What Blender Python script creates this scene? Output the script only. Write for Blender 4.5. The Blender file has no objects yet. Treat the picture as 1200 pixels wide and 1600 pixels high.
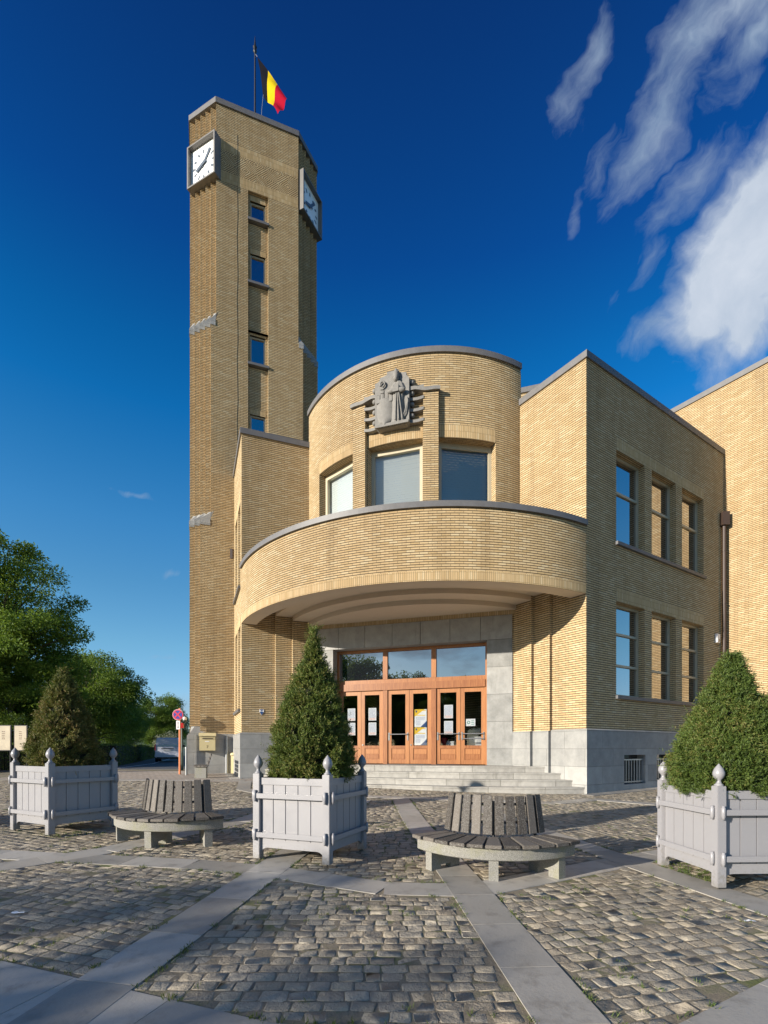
import bpy, bmesh, math, random
import numpy as np
from mathutils import Vector, Matrix, noise as mnoise
random.seed(7); RNG = np.random.default_rng(11)
S = bpy.context.scene
COL = S.collection
E = 1.7                      # eye height; heights of the building are given relative to it
R = math.radians
sin, cos, pi = math.sin, math.cos, math.pi

# ------------------------------------------------------------------ objects
ORG = {}
def link(o, parent=None):
    COL.objects.link(o)
    if parent: o.parent = parent
    return o
def tag(o, label=None, cat=None, group=None, kind=None):
    if label: o["label"] = label
    if cat: o["category"] = cat
    if group: o["group"] = group
    if kind: o["kind"] = kind
    return o
def thing(name, label, cat, loc=(0, 0, 0), rz=0, group=None):
    o = bpy.data.objects.new(name, None); COL.objects.link(o)
    o.empty_display_size = .2
    o.location = loc; o.rotation_euler = (0, 0, rz)
    ORG[o] = Vector(loc)
    return tag(o, label, cat, group)
def copy_tree(o, parent=None):
    c = o.copy(); COL.objects.link(c)
    if parent: c.parent = parent
    for ch in list(o.children): copy_tree(ch, c)
    return c

class MB:
    """collects faces; build() links ONE mesh object"""
    def __init__(s): s.v = []; s.f = []; s.uv = []; s.mi = []; s.sm = []
    def face(s, pts, uvs=None, mi=0, smooth=False):
        n = len(s.v); s.v.extend([tuple(p) for p in pts]); s.f.append(tuple(range(n, n + len(pts))))
        if uvs is None:
            p = [Vector(q) for q in pts]; nn = (p[1]-p[0]).cross(p[-1]-p[0])
            ax = max(range(3), key=lambda i: abs(nn[i]))
            a, b = [(1, 2), (0, 2), (0, 1)][ax]
            uvs = [(q[a], q[b]) for q in p]
        s.uv.extend(uvs); s.mi.append(mi); s.sm.append(smooth)
    def grid(s, P, U=None, mi=0, smooth=True, wrap=False):
        """P[i][j] points -> shared-vertex quads"""
        n = len(s.v); h = len(P); w = len(P[0])
        for row in P: s.v.extend([tuple(p) for p in row])
        for i in range(h-1):
            for j in range(w if wrap else w-1):
                k = (j+1) % w
                s.f.append((n+i*w+j, n+i*w+k, n+(i+1)*w+k, n+(i+1)*w+j))
                if U: s.uv.extend([U[i][j], U[i][k], U[i+1][k], U[i+1][j]])
                else: s.uv.extend([(j/w, i/h), ((j+1)/w, i/h), ((j+1)/w, (i+1)/h), (j/w, (i+1)/h)])
                s.mi.append(mi); s.sm.append(smooth)
    def hexa(s, c, mi=0):
        """c: 8 corners, bottom 4 then top 4 (ccw)"""
        L = lambda a, b: (Vector(c[a])-Vector(c[b])).length
        for q in ((0,1,5,4),(1,2,6,5),(2,3,7,6),(3,0,4,7)):
            w = L(q[0], q[1]); z0 = c[q[0]][2]; z1 = c[q[2]][2]
            s.face([c[i] for i in q], [(0,z0),(w,z0),(w,z1),(0,z1)], mi)
        w, h = L(0,1), L(1,2)
        s.face([c[i] for i in (4,5,6,7)], [(0,0),(w,0),(w,h),(0,h)], mi)
        s.face([c[i] for i in (3,2,1,0)], [(0,h),(w,h),(w,0),(0,0)], mi)
    def box(s, x0, x1, y0, y1, z0, z1, mi=0, M=None):
        c = [(x0,y0,z0),(x1,y0,z0),(x1,y1,z0),(x0,y1,z0),(x0,y0,z1),(x1,y0,z1),(x1,y1,z1),(x0,y1,z1)]
        if M is not None: c = [M @ Vector(p) for p in c]
        s.hexa(c, mi)
    def bar(s, pos, t0, t1, o0, o1, z0, z1, nt=1, mi=0, u0=0):
        """box through a wall mapping pos(t, off, z)"""
        ts = [t0+(t1-t0)*i/nt for i in range(nt+1)]
        for a, b in zip(ts, ts[1:]):
            s.face([pos(a,o1,z0),pos(b,o1,z0),pos(b,o1,z1),pos(a,o1,z1)], [(a+u0,z0),(b+u0,z0),(b+u0,z1),(a+u0,z1)], mi)
            s.face([pos(b,o0,z0),pos(a,o0,z0),pos(a,o0,z1),pos(b,o0,z1)], [(b,z0),(a,z0),(a,z1),(b,z1)], mi)
            s.face([pos(a,o1,z1),pos(b,o1,z1),pos(b,o0,z1),pos(a,o0,z1)], [(a,o1),(b,o1),(b,o0),(a,o0)], mi)
            s.face([pos(a,o0,z0),pos(b,o0,z0),pos(b,o1,z0),pos(a,o1,z0)], [(a,o0),(b,o0),(b,o1),(a,o1)], mi)
        for t in (t0, t1):
            s.face([pos(t,o0,z0),pos(t,o1,z0),pos(t,o1,z1),pos(t,o0,z1)], [(o0,z0),(o1,z0),(o1,z1),(o0,z1)], mi)
    def wall(s, pos, t0, t1, z0, z1, ops=(), dep=.23, nt=1, off=0., mi=0):
        ts = {t0, t1} | {t0+(t1-t0)*i/nt for i in range(nt+1)}
        zs = {z0, z1}
        for a, b, c, d in ops: ts |= {a, b}; zs |= {c, d}
        def uniq(q):
            q = sorted(q); r = [q[0]]
            for x in q[1:]:
                if x-r[-1] > 1e-5: r.append(x)
            return r
        ts, zs = uniq(ts), uniq(zs)
        for a, b in zip(ts, ts[1:]):
            for c, d in zip(zs, zs[1:]):
                m, n = (a+b)/2, (c+d)/2
                if any(o[0] < m < o[1] and o[2] < n < o[3] for o in ops): continue
                s.face([pos(a,off,c),pos(b,off,c),pos(b,off,d),pos(a,off,d)], [(a,c),(b,c),(b,d),(a,d)], mi)
        for a, b, c, d in ops:
            for t in (a, b):
                s.face([pos(t,off,c),pos(t,off-dep,c),pos(t,off-dep,d),pos(t,off,d)], [(0,c),(dep,c),(dep,d),(0,d)], mi)
            tt = [t for t in ts if a-1e-6 <= t <= b+1e-6]
            for p, q in zip(tt, tt[1:]):
                for z in (c, d):
                    s.face([pos(p,off,z),pos(q,off,z),pos(q,off-dep,z),pos(p,off-dep,z)], [(p,0),(q,0),(q,dep),(p,dep)], mi)
    def ribbon(s, pts, o0, o1, z0, z1, closed=False, mi=0, caps=True):
        """mitred rectangular profile along a 2-D polyline; offsets to the right of travel"""
        P = [Vector(p) for p in pts]; n = len(P)
        def nrm(a, b): d = (b-a).normalized(); return Vector((d.y, -d.x))
        A = []
        for i in range(n):
            if closed or 0 < i < n-1:
                n1 = nrm(P[i-1], P[i]); n2 = nrm(P[i], P[(i+1) % n]); m = (n1+n2)
                m = m/(1+n1.dot(n2)) if 1+n1.dot(n2) > .05 else n2
            elif i == 0: m = nrm(P[0], P[1])
            else: m = nrm(P[-2], P[-1])
            A.append(m)
        u = 0
        for i in range(n if closed else n-1):
            j = (i+1) % n; w = (P[j]-P[i]).length
            q = lambda k, o, z: (P[k].x+A[k].x*o, P[k].y+A[k].y*o, z)
            s.face([q(i,o1,z0),q(j,o1,z0),q(j,o1,z1),q(i,o1,z1)], [(u,z0),(u+w,z0),(u+w,z1),(u,z1)], mi)
            if o0 != o1:
                s.face([q(j,o0,z0),q(i,o0,z0),q(i,o0,z1),q(j,o0,z1)], [(u+w,z0),(u,z0),(u,z1),(u+w,z1)], mi)
                s.face([q(i,o1,z1),q(j,o1,z1),q(j,o0,z1),q(i,o0,z1)], [(u,o1),(u+w,o1),(u+w,o0),(u,o0)], mi)
                s.face([q(i,o0,z0),q(j,o0,z0),q(j,o1,z0),q(i,o1,z0)], [(u,o0),(u+w,o0),(u+w,o1),(u,o1)], mi)
            u += w
        if caps and not closed and o0 != o1:
            for k in (0, n-1):
                q = lambda o, z: (P[k].x+A[k].x*o, P[k].y+A[k].y*o, z)
                s.face([q(o0,z0),q(o1,z0),q(o1,z1),q(o0,z1)], [(o0,z0),(o1,z0),(o1,z1),(o0,z1)], mi)
    def poly(s, pts, z, mi=0):
        s.face([(p[0], p[1], z) for p in pts], [(p[0], p[1]) for p in pts], mi)
    def prism(s, pts, z0, z1, mi=0):
        n = len(pts)
        s.poly(pts, z1, mi); s.poly(pts[::-1], z0, mi)
        u = 0
        for i in range(n):
            a, b = pts[i], pts[(i+1) % n]; w = math.dist(a[:2], b[:2])
            s.face([(a[0],a[1],z0),(b[0],b[1],z0),(b[0],b[1],z1),(a[0],a[1],z1)], [(u,z0),(u+w,z0),(u+w,z1),(u,z1)], mi); u += w
    def lathe(s, prof, c=(0,0,0), n=20, mi=0, M=None):
        P = []
        for r, z in prof:
            row = [Vector((c[0]+r*cos(2*pi*k/n), c[1]+r*sin(2*pi*k/n), c[2]+z)) for k in range(n)]
            if M is not None: row = [M @ p for p in row]
            P.append(row)
        s.grid(P, mi=mi, wrap=True)
    def tube(s, pts, rad, n=8, mi=0, cap=True):
        P = [Vector(p) for p in pts]; m = len(P); rows = []
        rr = rad if isinstance(rad, (list, tuple)) else [rad]*m
        up = None
        for i in range(m):
            d = (P[min(i+1,m-1)]-P[max(i-1,0)]).normalized()
            if up is None: up = Vector((0,0,1)) if abs(d.z) < .9 else Vector((1,0,0))
            x = d.cross(up).normalized(); y = x.cross(d).normalized(); up = y
            rows.append([P[i]+(x*cos(2*pi*k/n)+y*sin(2*pi*k/n))*rr[i] for k in range(n)])
        s.grid(rows, mi=mi, wrap=True)
        if cap:
            s.face(rows[0][::-1], mi=mi); s.face(rows[-1], mi=mi)
    def sphere(s, c, r, n=16, m=10, mi=0, sc=(1,1,1)):
        s.lathe([(r*sin(pi*i/m)*sc[0] if 0 < i < m else 1e-4, -r*cos(pi*i/m)*sc[2]) for i in range(m+1)], c, n, mi)
    def disc(s, c, r, axis, n=28, mi=0):
        ax = Vector(axis).normalized(); x = ax.orthogonal().normalized(); y = ax.cross(x)
        s.face([Vector(c)+x*r*cos(2*pi*k/n)+y*r*sin(2*pi*k/n) for k in range(n)], mi=mi)
    def build(s, name, mats, parent=None, bevel=0, weld=False):
        if not isinstance(mats, (list, tuple)): mats = [mats]
        org = ORG.get(parent, Vector((0,0,0))) if parent else Vector((0,0,0))
        me = bpy.data.meshes.new(name)
        v = np.array(s.v, dtype=np.float64).reshape(-1, 3) - np.array(org)
        me.from_pydata(v.tolist(), [], s.f)
        uvl = me.uv_layers.new(name="UVMap")
        uvl.data.foreach_set("uv", np.array(s.uv, dtype=np.float32).ravel())
        me.polygons.foreach_set("material_index", np.array(s.mi, dtype=np.int32))
        me.polygons.foreach_set("use_smooth", np.array(s.sm, dtype=bool))
        for m in mats: me.materials.append(m)
        if bevel or weld:
            bm = bmesh.new(); bm.from_mesh(me)
            bmesh.ops.remove_doubles(bm, verts=bm.verts, dist=1e-4)
            bmesh.ops.recalc_face_normals(bm, faces=bm.faces)
            if bevel:
                ed = [e for e in bm.edges if len(e.link_faces) == 2 and e.calc_face_angle(0) > R(50)]
                bmesh.ops.bevel(bm, geom=ed, offset=bevel, segments=2, affect='EDGES', clamp_overlap=True)
            bm.to_mesh(me); bm.free()
        me.update()
        o = bpy.data.objects.new(name, me); link(o, parent); ORG[o] = org
        return o

def fast_mesh(name, V, F4, mats, parent=None, smooth=False, org=None):
    """numpy quads"""
    org = np.array(ORG.get(parent, Vector((0,0,0)))) if org is None and parent else np.array(org if org is not None else (0,0,0))
    me = bpy.data.meshes.new(name); nv, nf = len(V), len(F4)
    me.vertices.add(nv); me.vertices.foreach_set("co", (V-org).astype(np.float32).ravel())
    me.loops.add(nf*4); me.loops.foreach_set("vertex_index", F4.astype(np.int32).ravel())
    me.polygons.add(nf); me.polygons.foreach_set("loop_start", np.arange(0, nf*4, 4, dtype=np.int32))
    me.polygons.foreach_set("loop_total", np.full(nf, 4, dtype=np.int32))
    me.polygons.foreach_set("use_smooth", np.full(nf, smooth, dtype=bool))
    for m in (mats if isinstance(mats, (list, tuple)) else [mats]): me.materials.append(m)
    me.update(calc_edges=True); me.validate()
    o = bpy.data.objects.new(name, me); link(o, parent); ORG[o] = Vector(org)
    return o

def leaf_quads(C, D, L, W, fold=.25):
    """diamond leaves: centres C, directions D (N,3); lengths L, widths W"""
    n = len(C); D = D/np.linalg.norm(D, axis=1, keepdims=True)
    rnd = RNG.normal(size=(n, 3)); X = np.cross(D, rnd); X /= np.linalg.norm(X, axis=1, keepdims=True)
    N = np.cross(D, X); L = np.broadcast_to(L, (n,))[:, None]; W = np.broadcast_to(W, (n,))[:, None]
    mid = C + D*L*.45
    V = np.stack([C, mid+X*W*.5+N*W*fold, C+D*L, mid-X*W*.5+N*W*fold], 1).reshape(-1, 3)
    F = np.arange(n*4).reshape(n, 4)
    return V, F

# ------------------------------------------------------------------ materials
class NT:
    def __init__(s, name):
        s.m = bpy.data.materials.new(name); s.m.use_nodes = True
        s.t = s.m.node_tree; s.t.nodes.clear(); s.out = s.t.nodes.new("ShaderNodeOutputMaterial")
    def n(s, typ, ins=None, **kw):
        d = s.t.nodes.new(typ)
        for k, v in kw.items(): setattr(d, k, v)
        for k, v in (ins or {}).items():
            if hasattr(v, "is_linked") or isinstance(v, bpy.types.NodeSocket): s.t.links.new(v, d.inputs[k])
            else: d.inputs[k].default_value = v
        return d
    def math(s, op, a, b=0., c=0., clamp=False):
        d = s.n("ShaderNodeMath", operation=op, use_clamp=clamp)
        for i, v in enumerate((a, b, c)):
            if isinstance(v, bpy.types.NodeSocket): s.t.links.new(v, d.inputs[i])
            else: d.inputs[i].default_value = v
        return d.outputs[0]
    def mix(s, f, a, b, mode='MIX'):
        d = s.n("ShaderNodeMix", data_type='RGBA', blend_type=mode)
        for i, v in ((0, f), (6, a), (7, b)):
            if isinstance(v, bpy.types.NodeSocket): s.t.links.new(v, d.inputs[i])
            else: d.inputs[i].default_value = v if i == 0 or len(v) == 4 else (*v, 1)
        return d.outputs[2]
    def noise(s, vec, scale, detail=4, rough=.55, out=0):
        return s.n("ShaderNodeTexNoise", {"Vector": vec, "Scale": scale, "Detail": detail, "Roughness": rough}).outputs[out]
    def ramp(s, f, stops):
        d = s.n("ShaderNodeValToRGB", {"Fac": f}); e = d.color_ramp.elements
        while len(e) < len(stops): e.new(.5)
        for i, (p, c) in enumerate(stops):
            e[i].position = p; e[i].color = c if len(c) == 4 else (*c, 1)
        return d.outputs[0]
    def mapr(s, f, a, b, c=0., d=1.):
        return s.n("ShaderNodeMapRange", {0: f, 1: a, 2: b, 3: c, 4: d}, clamp=True).outputs[0]
    def coord(s, which="Object"): return s.n("ShaderNodeTexCoord").outputs[which]
    def pos(s): return s.n("ShaderNodeNewGeometry").outputs["Position"]
    def island(s): return s.n("ShaderNodeNewGeometry").outputs["Random Per Island"]
    def bump(s, h, dist=.01, strength=1., normal=None):
        d = s.n("ShaderNodeBump", {"Height": h, "Distance": dist, "Strength": strength})
        if normal is not None: s.t.links.new(normal, d.inputs["Normal"])
        return d.outputs[0]
    def pbr(s, col, rough=.7, normal=None, metal=0., spec=.5, **kw):
        d = s.n("ShaderNodeBsdfPrincipled")
        for k, v in {"Base Color": col, "Roughness": rough, "Metallic": metal, "Specular IOR Level": spec, **kw}.items():
            if isinstance(v, bpy.types.NodeSocket): s.t.links.new(v, d.inputs[k])
            elif k == "Base Color": d.inputs[k].default_value = (*v, 1) if len(v) == 3 else v
            else: d.inputs[k].default_value = v
        if normal is not None: s.t.links.new(normal, d.inputs["Normal"])
        s.t.links.new(d.outputs[0], s.out.inputs[0])
        return d
    def surf(s, sh): s.t.links.new(sh, s.out.inputs[0])

M = {}
def simple(name, col, rough=.6, metal=0., var=.12, scale=6., bump=0., bscale=60., spec=.5):
    k = NT(name); p = k.pos()
    f = k.noise(p, scale, 5)
    c = k.mix(f, tuple(x*(1-var) for x in col), tuple(min(1, x*(1+var)) for x in col))
    nm = k.bump(k.noise(p, bscale, 3), bump) if bump else None
    k.pbr(c, rough, nm, metal, spec); M[name] = k.m
    return k.m

ROWH, BRW = .0675, .235
def brick(name, kind='stretcher', tint=(1,1,1)):
    k = NT(name); uv = k.n("ShaderNodeUVMap").outputs[0]
    sx = k.n("ShaderNodeSeparateXYZ", {0: uv})
    if kind == 'stretcher':
        vec = uv; bw, rh, mv = BRW, ROWH, .005
    elif kind == 'soldier':
        vec = k.n("ShaderNodeCombineXYZ", {0: sx.outputs[1], 1: sx.outputs[0]}).outputs[0]; bw, rh, mv = .2, .058, .004
    else:   # basket of diagonal bricks in squares
        q = .44
        cx = k.math('FLOOR', k.math('DIVIDE', sx.outputs[0], q)); cy = k.math('FLOOR', k.math('DIVIDE', sx.outputs[1], q))
        par = k.math('MULTIPLY_ADD', k.math('MODULO', k.math('ABSOLUTE', k.math('ADD', cx, cy)), 2.), 2., -1.)
        u2 = k.math('ADD', sx.outputs[0], k.math('MULTIPLY', sx.outputs[1], par))
        v2 = k.math('SUBTRACT', sx.outputs[1], k.math('MULTIPLY', sx.outputs[0], par))
        vec = k.n("ShaderNodeCombineXYZ", {0: k.math('MULTIPLY', u2, .707), 1: k.math('MULTIPLY', v2, .707)}).outputs[0]
        bw, rh, mv = .6, .0675, .004
    bt = k.n("ShaderNodeTexBrick", {"Vector": vec, "Color1": (0,0,0,1), "Color2": (1,1,1,1), "Mortar": (.5,.5,.5,1), "Scale": 1., "Mortar Size": mv,
             "Mortar Smooth": .1, "Bias": 0., "Brick Width": bw, "Row Height": rh})
    bt.offset = .5 if kind != 'soldier' else .0
    vy = k.n("ShaderNodeSeparateXYZ", {0: vec}).outputs[1]
    fr = k.math('FRACT', k.math('DIVIDE', vy, rh))
    jt = .165 if kind == 'stretcher' else (.08 if kind == 'soldier' else .2)
    d = k.math('MINIMUM', fr, k.math('SUBTRACT', 1., fr))
    hj = k.mapr(d, jt*.62, jt*1.15, 1., 0.)
    rnd = k.n("ShaderNodeSeparateColor", {0: bt.outputs["Color"]}).outputs[0]
    p = k.pos()
    col = k.ramp(rnd, [(0, (.57*tint[0], .41*tint[1], .205*tint[2])), (.45, (.66*tint[0], .49*tint[1], .275*tint[2])), (.8, (.70*tint[0], .54*tint[1], .315*tint[2])), (1, (.76*tint[0], .64*tint[1], .42*tint[2]))])
    grain = k.noise(p, 34, 4, .7)
    col = k.mix(.35, col, k.mix(grain, (.36, .25, .12), (.74, .59, .37)))
    big = k.noise(p, .55, 5, .6)
    col = k.mix(k.mapr(big, .45, .75, 0, .22), col, (.38, .26, .12))
    st = k.noise(k.n("ShaderNodeVectorMath", {0: p, 1: (2.2, 2.2, .35)}, operation='MULTIPLY').outputs[0], 1., 5, .65)
    col = k.mix(k.mapr(st, .6, .8, 0, .30), col, (.70, .60, .45))          # lime bloom
    sk = k.noise(k.n("ShaderNodeVectorMath", {0: p, 1: (1.6, 1.6, .16)}, operation='MULTIPLY').outputs[0], 1.3, 6, .7)
    col = k.mix(k.mapr(sk, .50, .74, 0, .42), col, (.30, .20, .10))       # rain streaks
    jc = (.055, .042, .028) if kind == 'stretcher' else ((.20, .135, .065) if kind == 'soldier' else (.10,.075,.045))
    col = k.mix(k.math('MULTIPLY', bt.outputs["Fac"], .75), col, jc)
    col = k.mix(hj, col, jc)
    jm = k.math('MAXIMUM', k.math('MULTIPLY', bt.outputs["Fac"], .6), hj)
    h = k.math('ADD', k.math('SUBTRACT', 1., jm), k.math('MULTIPLY', grain, .12))
    h = k.math('ADD', h, k.math('MULTIPLY', rnd, .15))
    k.pbr(col, .8, k.bump(h, .008, .35), spec=.2, **{'Diffuse Roughness': 1.}); M[name] = k.m

def stone(name, c0, c1, bw, rh, joint=.006, dark=(.12,.12,.11), rough=.62, stain=.4, scale=3.):
    k = NT(name); uv = k.n("ShaderNodeUVMap").outputs[0]; p = k.pos()
    bt = k.n("ShaderNodeTexBrick", {"Vector": uv, "Color1": (0,0,0,1), "Color2": (1,1,1,1), "Mortar": (.5,.5,.5,1), "Scale": 1., "Mortar Size": joint,
             "Mortar Smooth": .2, "Brick Width": bw, "Row Height": rh})
    bt.offset = .45
    rnd = k.n("ShaderNodeSeparateColor", {0: bt.outputs["Color"]}).outputs[0]
    n1 = k.noise(p, scale, 7, .65); n2 = k.noise(p, scale*14, 4, .7)
    f = k.math('ADD', k.math('MULTIPLY', n1, .65), k.math('ADD', k.math('MULTIPLY', rnd, .25), k.math('MULTIPLY', n2, .15)))
    col = k.mix(k.mapr(f, .3, .75), c0, c1)
    vv = k.noise(k.n("ShaderNodeVectorMath", {0: p, 1: (3., 3., .4)}, operation='MULTIPLY').outputs[0], 1.2, 6, .7)
    col = k.mix(k.mapr(vv, .55, .8, 0, stain), col, dark)
    col = k.mix(k.math('MULTIPLY', bt.outputs["Fac"], .6), col, dark)
    h = k.math('SUBTRACT', k.math('MULTIPLY', n2, .3), bt.outputs["Fac"])
    k.pbr(col, rough, k.bump(h, .006), spec=.35); M[name] = k.m

brick("brick"); brick("soldier_brick", 'soldier'); brick("herringbone_brick", 'herring')
stone("bluestone_block", (.22,.22,.215), (.39,.385,.365), 1.25, .52, .005, stain=.35)
stone("bluestone_trim", (.19,.19,.185), (.33,.325,.31), 1.4, 50., .005, stain=.3)
stone("surround_stone", (.20,.20,.19), (.40,.395,.38), 50., .9, .006, stain=.5)
stone("step_stone", (.24,.23,.21), (.46,.44,.40), 1.6, 50., .010, (.09,.085,.07), .7, .7, 6.)
def slabmat():
    k = NT("slab_stone"); p = k.pos(); r = k.island()
    n1 = k.noise(p, 1.6, 6, .6); n2 = k.noise(p, 40, 4, .7); n3 = k.noise(p, 5., 6, .7)
    f = k.math('ADD', k.math('MULTIPLY', n1, .5), k.math('ADD', k.math('MULTIPLY', r, .55), k.math('MULTIPLY', n2, .2)))
    col = k.mix(k.mapr(f, .3, .95), (.25,.235,.21), (.47,.44,.395))
    col = k.mix(k.mapr(n3, .52, .7, 0, .6), col, (.15,.135,.115))
    col = k.mix(k.mapr(k.noise(p, .8, 6, .7), .48, .62, 0, .45), col, (.36,.32,.26))
    k.pbr(col, k.mapr(n1, .3, .7, .38, .62), k.bump(k.math('ADD', n2, k.math('MULTIPLY', n3, .8)), .002), spec=.4); M["slab_stone"] = k.m
slabmat()
def cobblemat():
    k = NT("cobble_stone"); p = k.pos(); r = k.island()
    col = k.ramp(r, [(0, (.22,.18,.135)), (.2, (.31,.262,.195)), (.45, (.375,.32,.24)), (.62, (.32,.295,.25)), (.8, (.42,.35,.25)), (1, (.46,.42,.34))])
    n1 = k.noise(p, 22, 6, .7); n2 = k.noise(p, 90, 3, .6); n3 = k.noise(p, .5, 4)
    col = k.mix(.45, col, k.mix(n1, (.13,.11,.08), (.56,.48,.37)))
    col = k.mix(k.mapr(n3, .45, .65, 0, .25), col, (.16,.145,.12))
    z = k.noise(k.n("ShaderNodeVectorMath", {0: p, 1: (1., 1., .2)}, operation='MULTIPLY').outputs[0], 11, 4, .6)
    k.pbr(col, k.mapr(n1, .3, .7, .42, .75), k.bump(k.math('ADD', k.math('MULTIPLY', z, 2.2), k.math('ADD', n1, k.math('MULTIPLY', n2, .35))), .014), spec=.4); M["cobble_stone"] = k.m
cobblemat()
def soilmat():
    k = NT("joint_soil"); p = k.pos()
    n1 = k.noise(p, 1.3, 5, .6); n2 = k.noise(p, 30, 5, .7)
    col = k.mix(n2, (.15,.12,.08), (.30,.25,.18))
    col = k.mix(k.mapr(k.math('ADD', n1, k.math('MULTIPLY', n2, .35)), .68, .84), col, (.12,.135,.04))
    k.pbr(col, .95, k.bump(n2, .01)); M["joint_soil"] = k.m
soilmat()
def woodmat(name, c0, c1, axis_scale=(30, 30, 1.2), rough=.4, island=.3, wear=0., wearcol=(.4,.39,.37), objr=False):
    k = NT(name); p = k.coord("Object"); r = k.n('ShaderNodeObjectInfo').outputs['Random'] if objr else k.island()
    v = k.n("ShaderNodeVectorMath", {0: p, 1: axis_scale}, operation='MULTIPLY').outputs[0]
    v = k.n("ShaderNodeVectorMath", {0: v, 1: k.n("ShaderNodeCombineXYZ", {0: k.math('MULTIPLY', r, 31.), 1: k.math('MULTIPLY', r, 17.), 2: k.math('MULTIPLY', r, 9.)}).outputs[0]}, operation='ADD').outputs[0]
    g = k.noise(v, 1.6, 8, .65)
    f = k.math('ADD', k.math('MULTIPLY', g, 1.), k.math('MULTIPLY', k.math('SUBTRACT', r, .5), island))
    col = k.mix(k.mapr(f, .3, .7), c0, c1)
    if wear: col = k.mix(k.math('MULTIPLY', k.mapr(k.noise(v, 3., 8, .8), .5, .62), wear), col, wearcol)
    k.pbr(col, rough, k.bump(g, .004 if wear else .0015), spec=.45); M[name] = k.m
woodmat("door_wood", (.22,.078,.028), (.40,.175,.066), rough=.36)
woodmat("bench_wood", (.045,.037,.031), (.13,.112,.095), (25, 25, 25), .65, .9, .75, (.27,.26,.24), objr=True)
simple("granite", (.40,.385,.35), .8, 0, .55, 70., .004, 120.)
def granmat():
    k = NT("granite"); p = k.pos(); a = k.noise(p, 140, 3, .8); b = k.noise(p, 4, 5, .6)
    col = k.mix(k.mapr(a, .36, .62), (.10,.095,.085), (.36,.35,.315))
    col = k.mix(k.mapr(b, .5, .72, 0, .5), col, (.22,.215,.10))
    k.pbr(col, .85, k.bump(a, .004)); M["granite"] = k.m
granmat()
def paintmat(name, col, rough=.35, dirt=.5, dcol=(.30,.29,.27), splash=False):
    k = NT(name); p = k.pos(); n = k.noise(p, 3., 7, .7); n2 = k.noise(p, 90., 2)
    c = k.mix(k.mapr(n, .55, .85, 0, dirt), col, dcol)
    if splash:
        zz = k.n('ShaderNodeSeparateXYZ', {0: k.coord('Object')}).outputs[2]
        sp = k.math('SUBTRACT', k.noise(p, 26., 6, .75), k.math('MULTIPLY', zz, 1.1))
        c = k.mix(k.mapr(sp, .30, .52, 0, .55), c, (.17,.155,.12))
        c = k.mix(k.mapr(k.noise(p, 60., 5, .8), .68, .74, 0, .5), c, (.42,.42,.43))
    k.pbr(c, k.mapr(n, .3, .7, rough-.06, rough+.12), k.bump(n2, .0006), spec=.5); M[name] = k.m
paintmat("planter_paint", (.285,.28,.294), .33, .2, (.2,.195,.19), True)
paintmat("frame_paint", (.47,.41,.29), .4, .3)
paintmat("mailbox_paint", (.63,.53,.29), .4, .15)
paintmat("van_paint", (.66,.68,.76), .25, .15)
paintmat("plaster", (.66,.56,.44), .8, .35, (.45,.37,.28))
simple("coping_metal", (.135,.13,.13), .5, 0, .25, 5., .002)
simple("coping_dark", (.11,.11,.115), .5, 0, .25, 5., .002)
simple("brown_pipe", (.05,.032,.025), .5)
simple("grey_metal", (.35,.36,.37), .35, .6)
simple("steel", (.6,.6,.6), .25, .9, .05)
simple("dark_metal", (.03,.03,.033), .45, .3)
simple("clock_frame", (.17,.16,.15), .45, .2, .15, 4.)
simple("dial_white", (.88,.88,.87), .35, 0, .03)
simple("hand_grey", (.09,.115,.15), .4)
simple("roof_felt", (.12,.12,.12), .9)
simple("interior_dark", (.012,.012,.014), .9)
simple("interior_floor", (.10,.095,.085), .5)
simple("blind_fabric", (.48,.49,.47), .8, 0, .03)
simple("sculpture_stone", (.205,.195,.18), .8, 0, .3, 9., .006, 40.)
simple("black", (.012,.012,.012), .5)
simple("paper", (.80,.80,.82), .6, 0, .03)
simple("paper_ink", (.38,.42,.55), .7)
simple("paper_red", (.72,.36,.30), .7)
simple("poster_yellow", (.78,.55,.04), .6)
simple("poster_blue", (.03,.09,.25), .6)
simple("sign_green", (.03,.28,.22), .6)
simple("red_item", (.45,.015,.02), .4)
simple("flag_black", (.007,.007,.011), .9, spec=.05)
simple("flag_yellow", (.50,.37,.01), .9, spec=.05)
simple("flag_red", (.30,.006,.022), .9, spec=.05)
simple("sign_red", (.55,.03,.06), .4)
simple("sign_blue", (.03,.045,.28), .4)
simple("sign_rim", (.75,.72,.74), .4)
simple("orange_paint", (.62,.20,.07), .5)
simple("lamp_green", (.02,.05,.042), .4)
simple("globe_white", (.82,.83,.82), .3, 0, .02)
simple("asphalt", (.085,.083,.085), .85, 0, .3, 40., .005, 90.)
simple("road_paint", (.6,.6,.6), .7)
stone("sidewalk", (.30,.255,.215), (.44,.385,.33), .22, .22, .012, (.16,.13,.105), .8, .2, 5.)
simple("tyre", (.02,.02,.02), .8)
simple("tail_red", (.35,.01,.015), .25)
simple("plate_white", (.55,.55,.55), .4)
simple("potting_soil", (.045,.032,.02), .95, 0, .5, 30., .02)
simple("bark", (.075,.058,.042), .9, 0, .4, 18., .03, 25.)
simple("hill_green", (.05,.075,.05), .9, 0, .3, .05)
simple("board_paper", (.44,.37,.26), .5, 0, .35, 3.)
simple("brown_wood", (.12,.07,.04), .6)
simple("grout_line", (.05,.05,.05), .9)
simple("wall_render", (.24,.22,.20), .9, 0, .2, 2.)
simple("tile_roof", (.16,.08,.055), .8, 0, .3, 8.)
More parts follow.
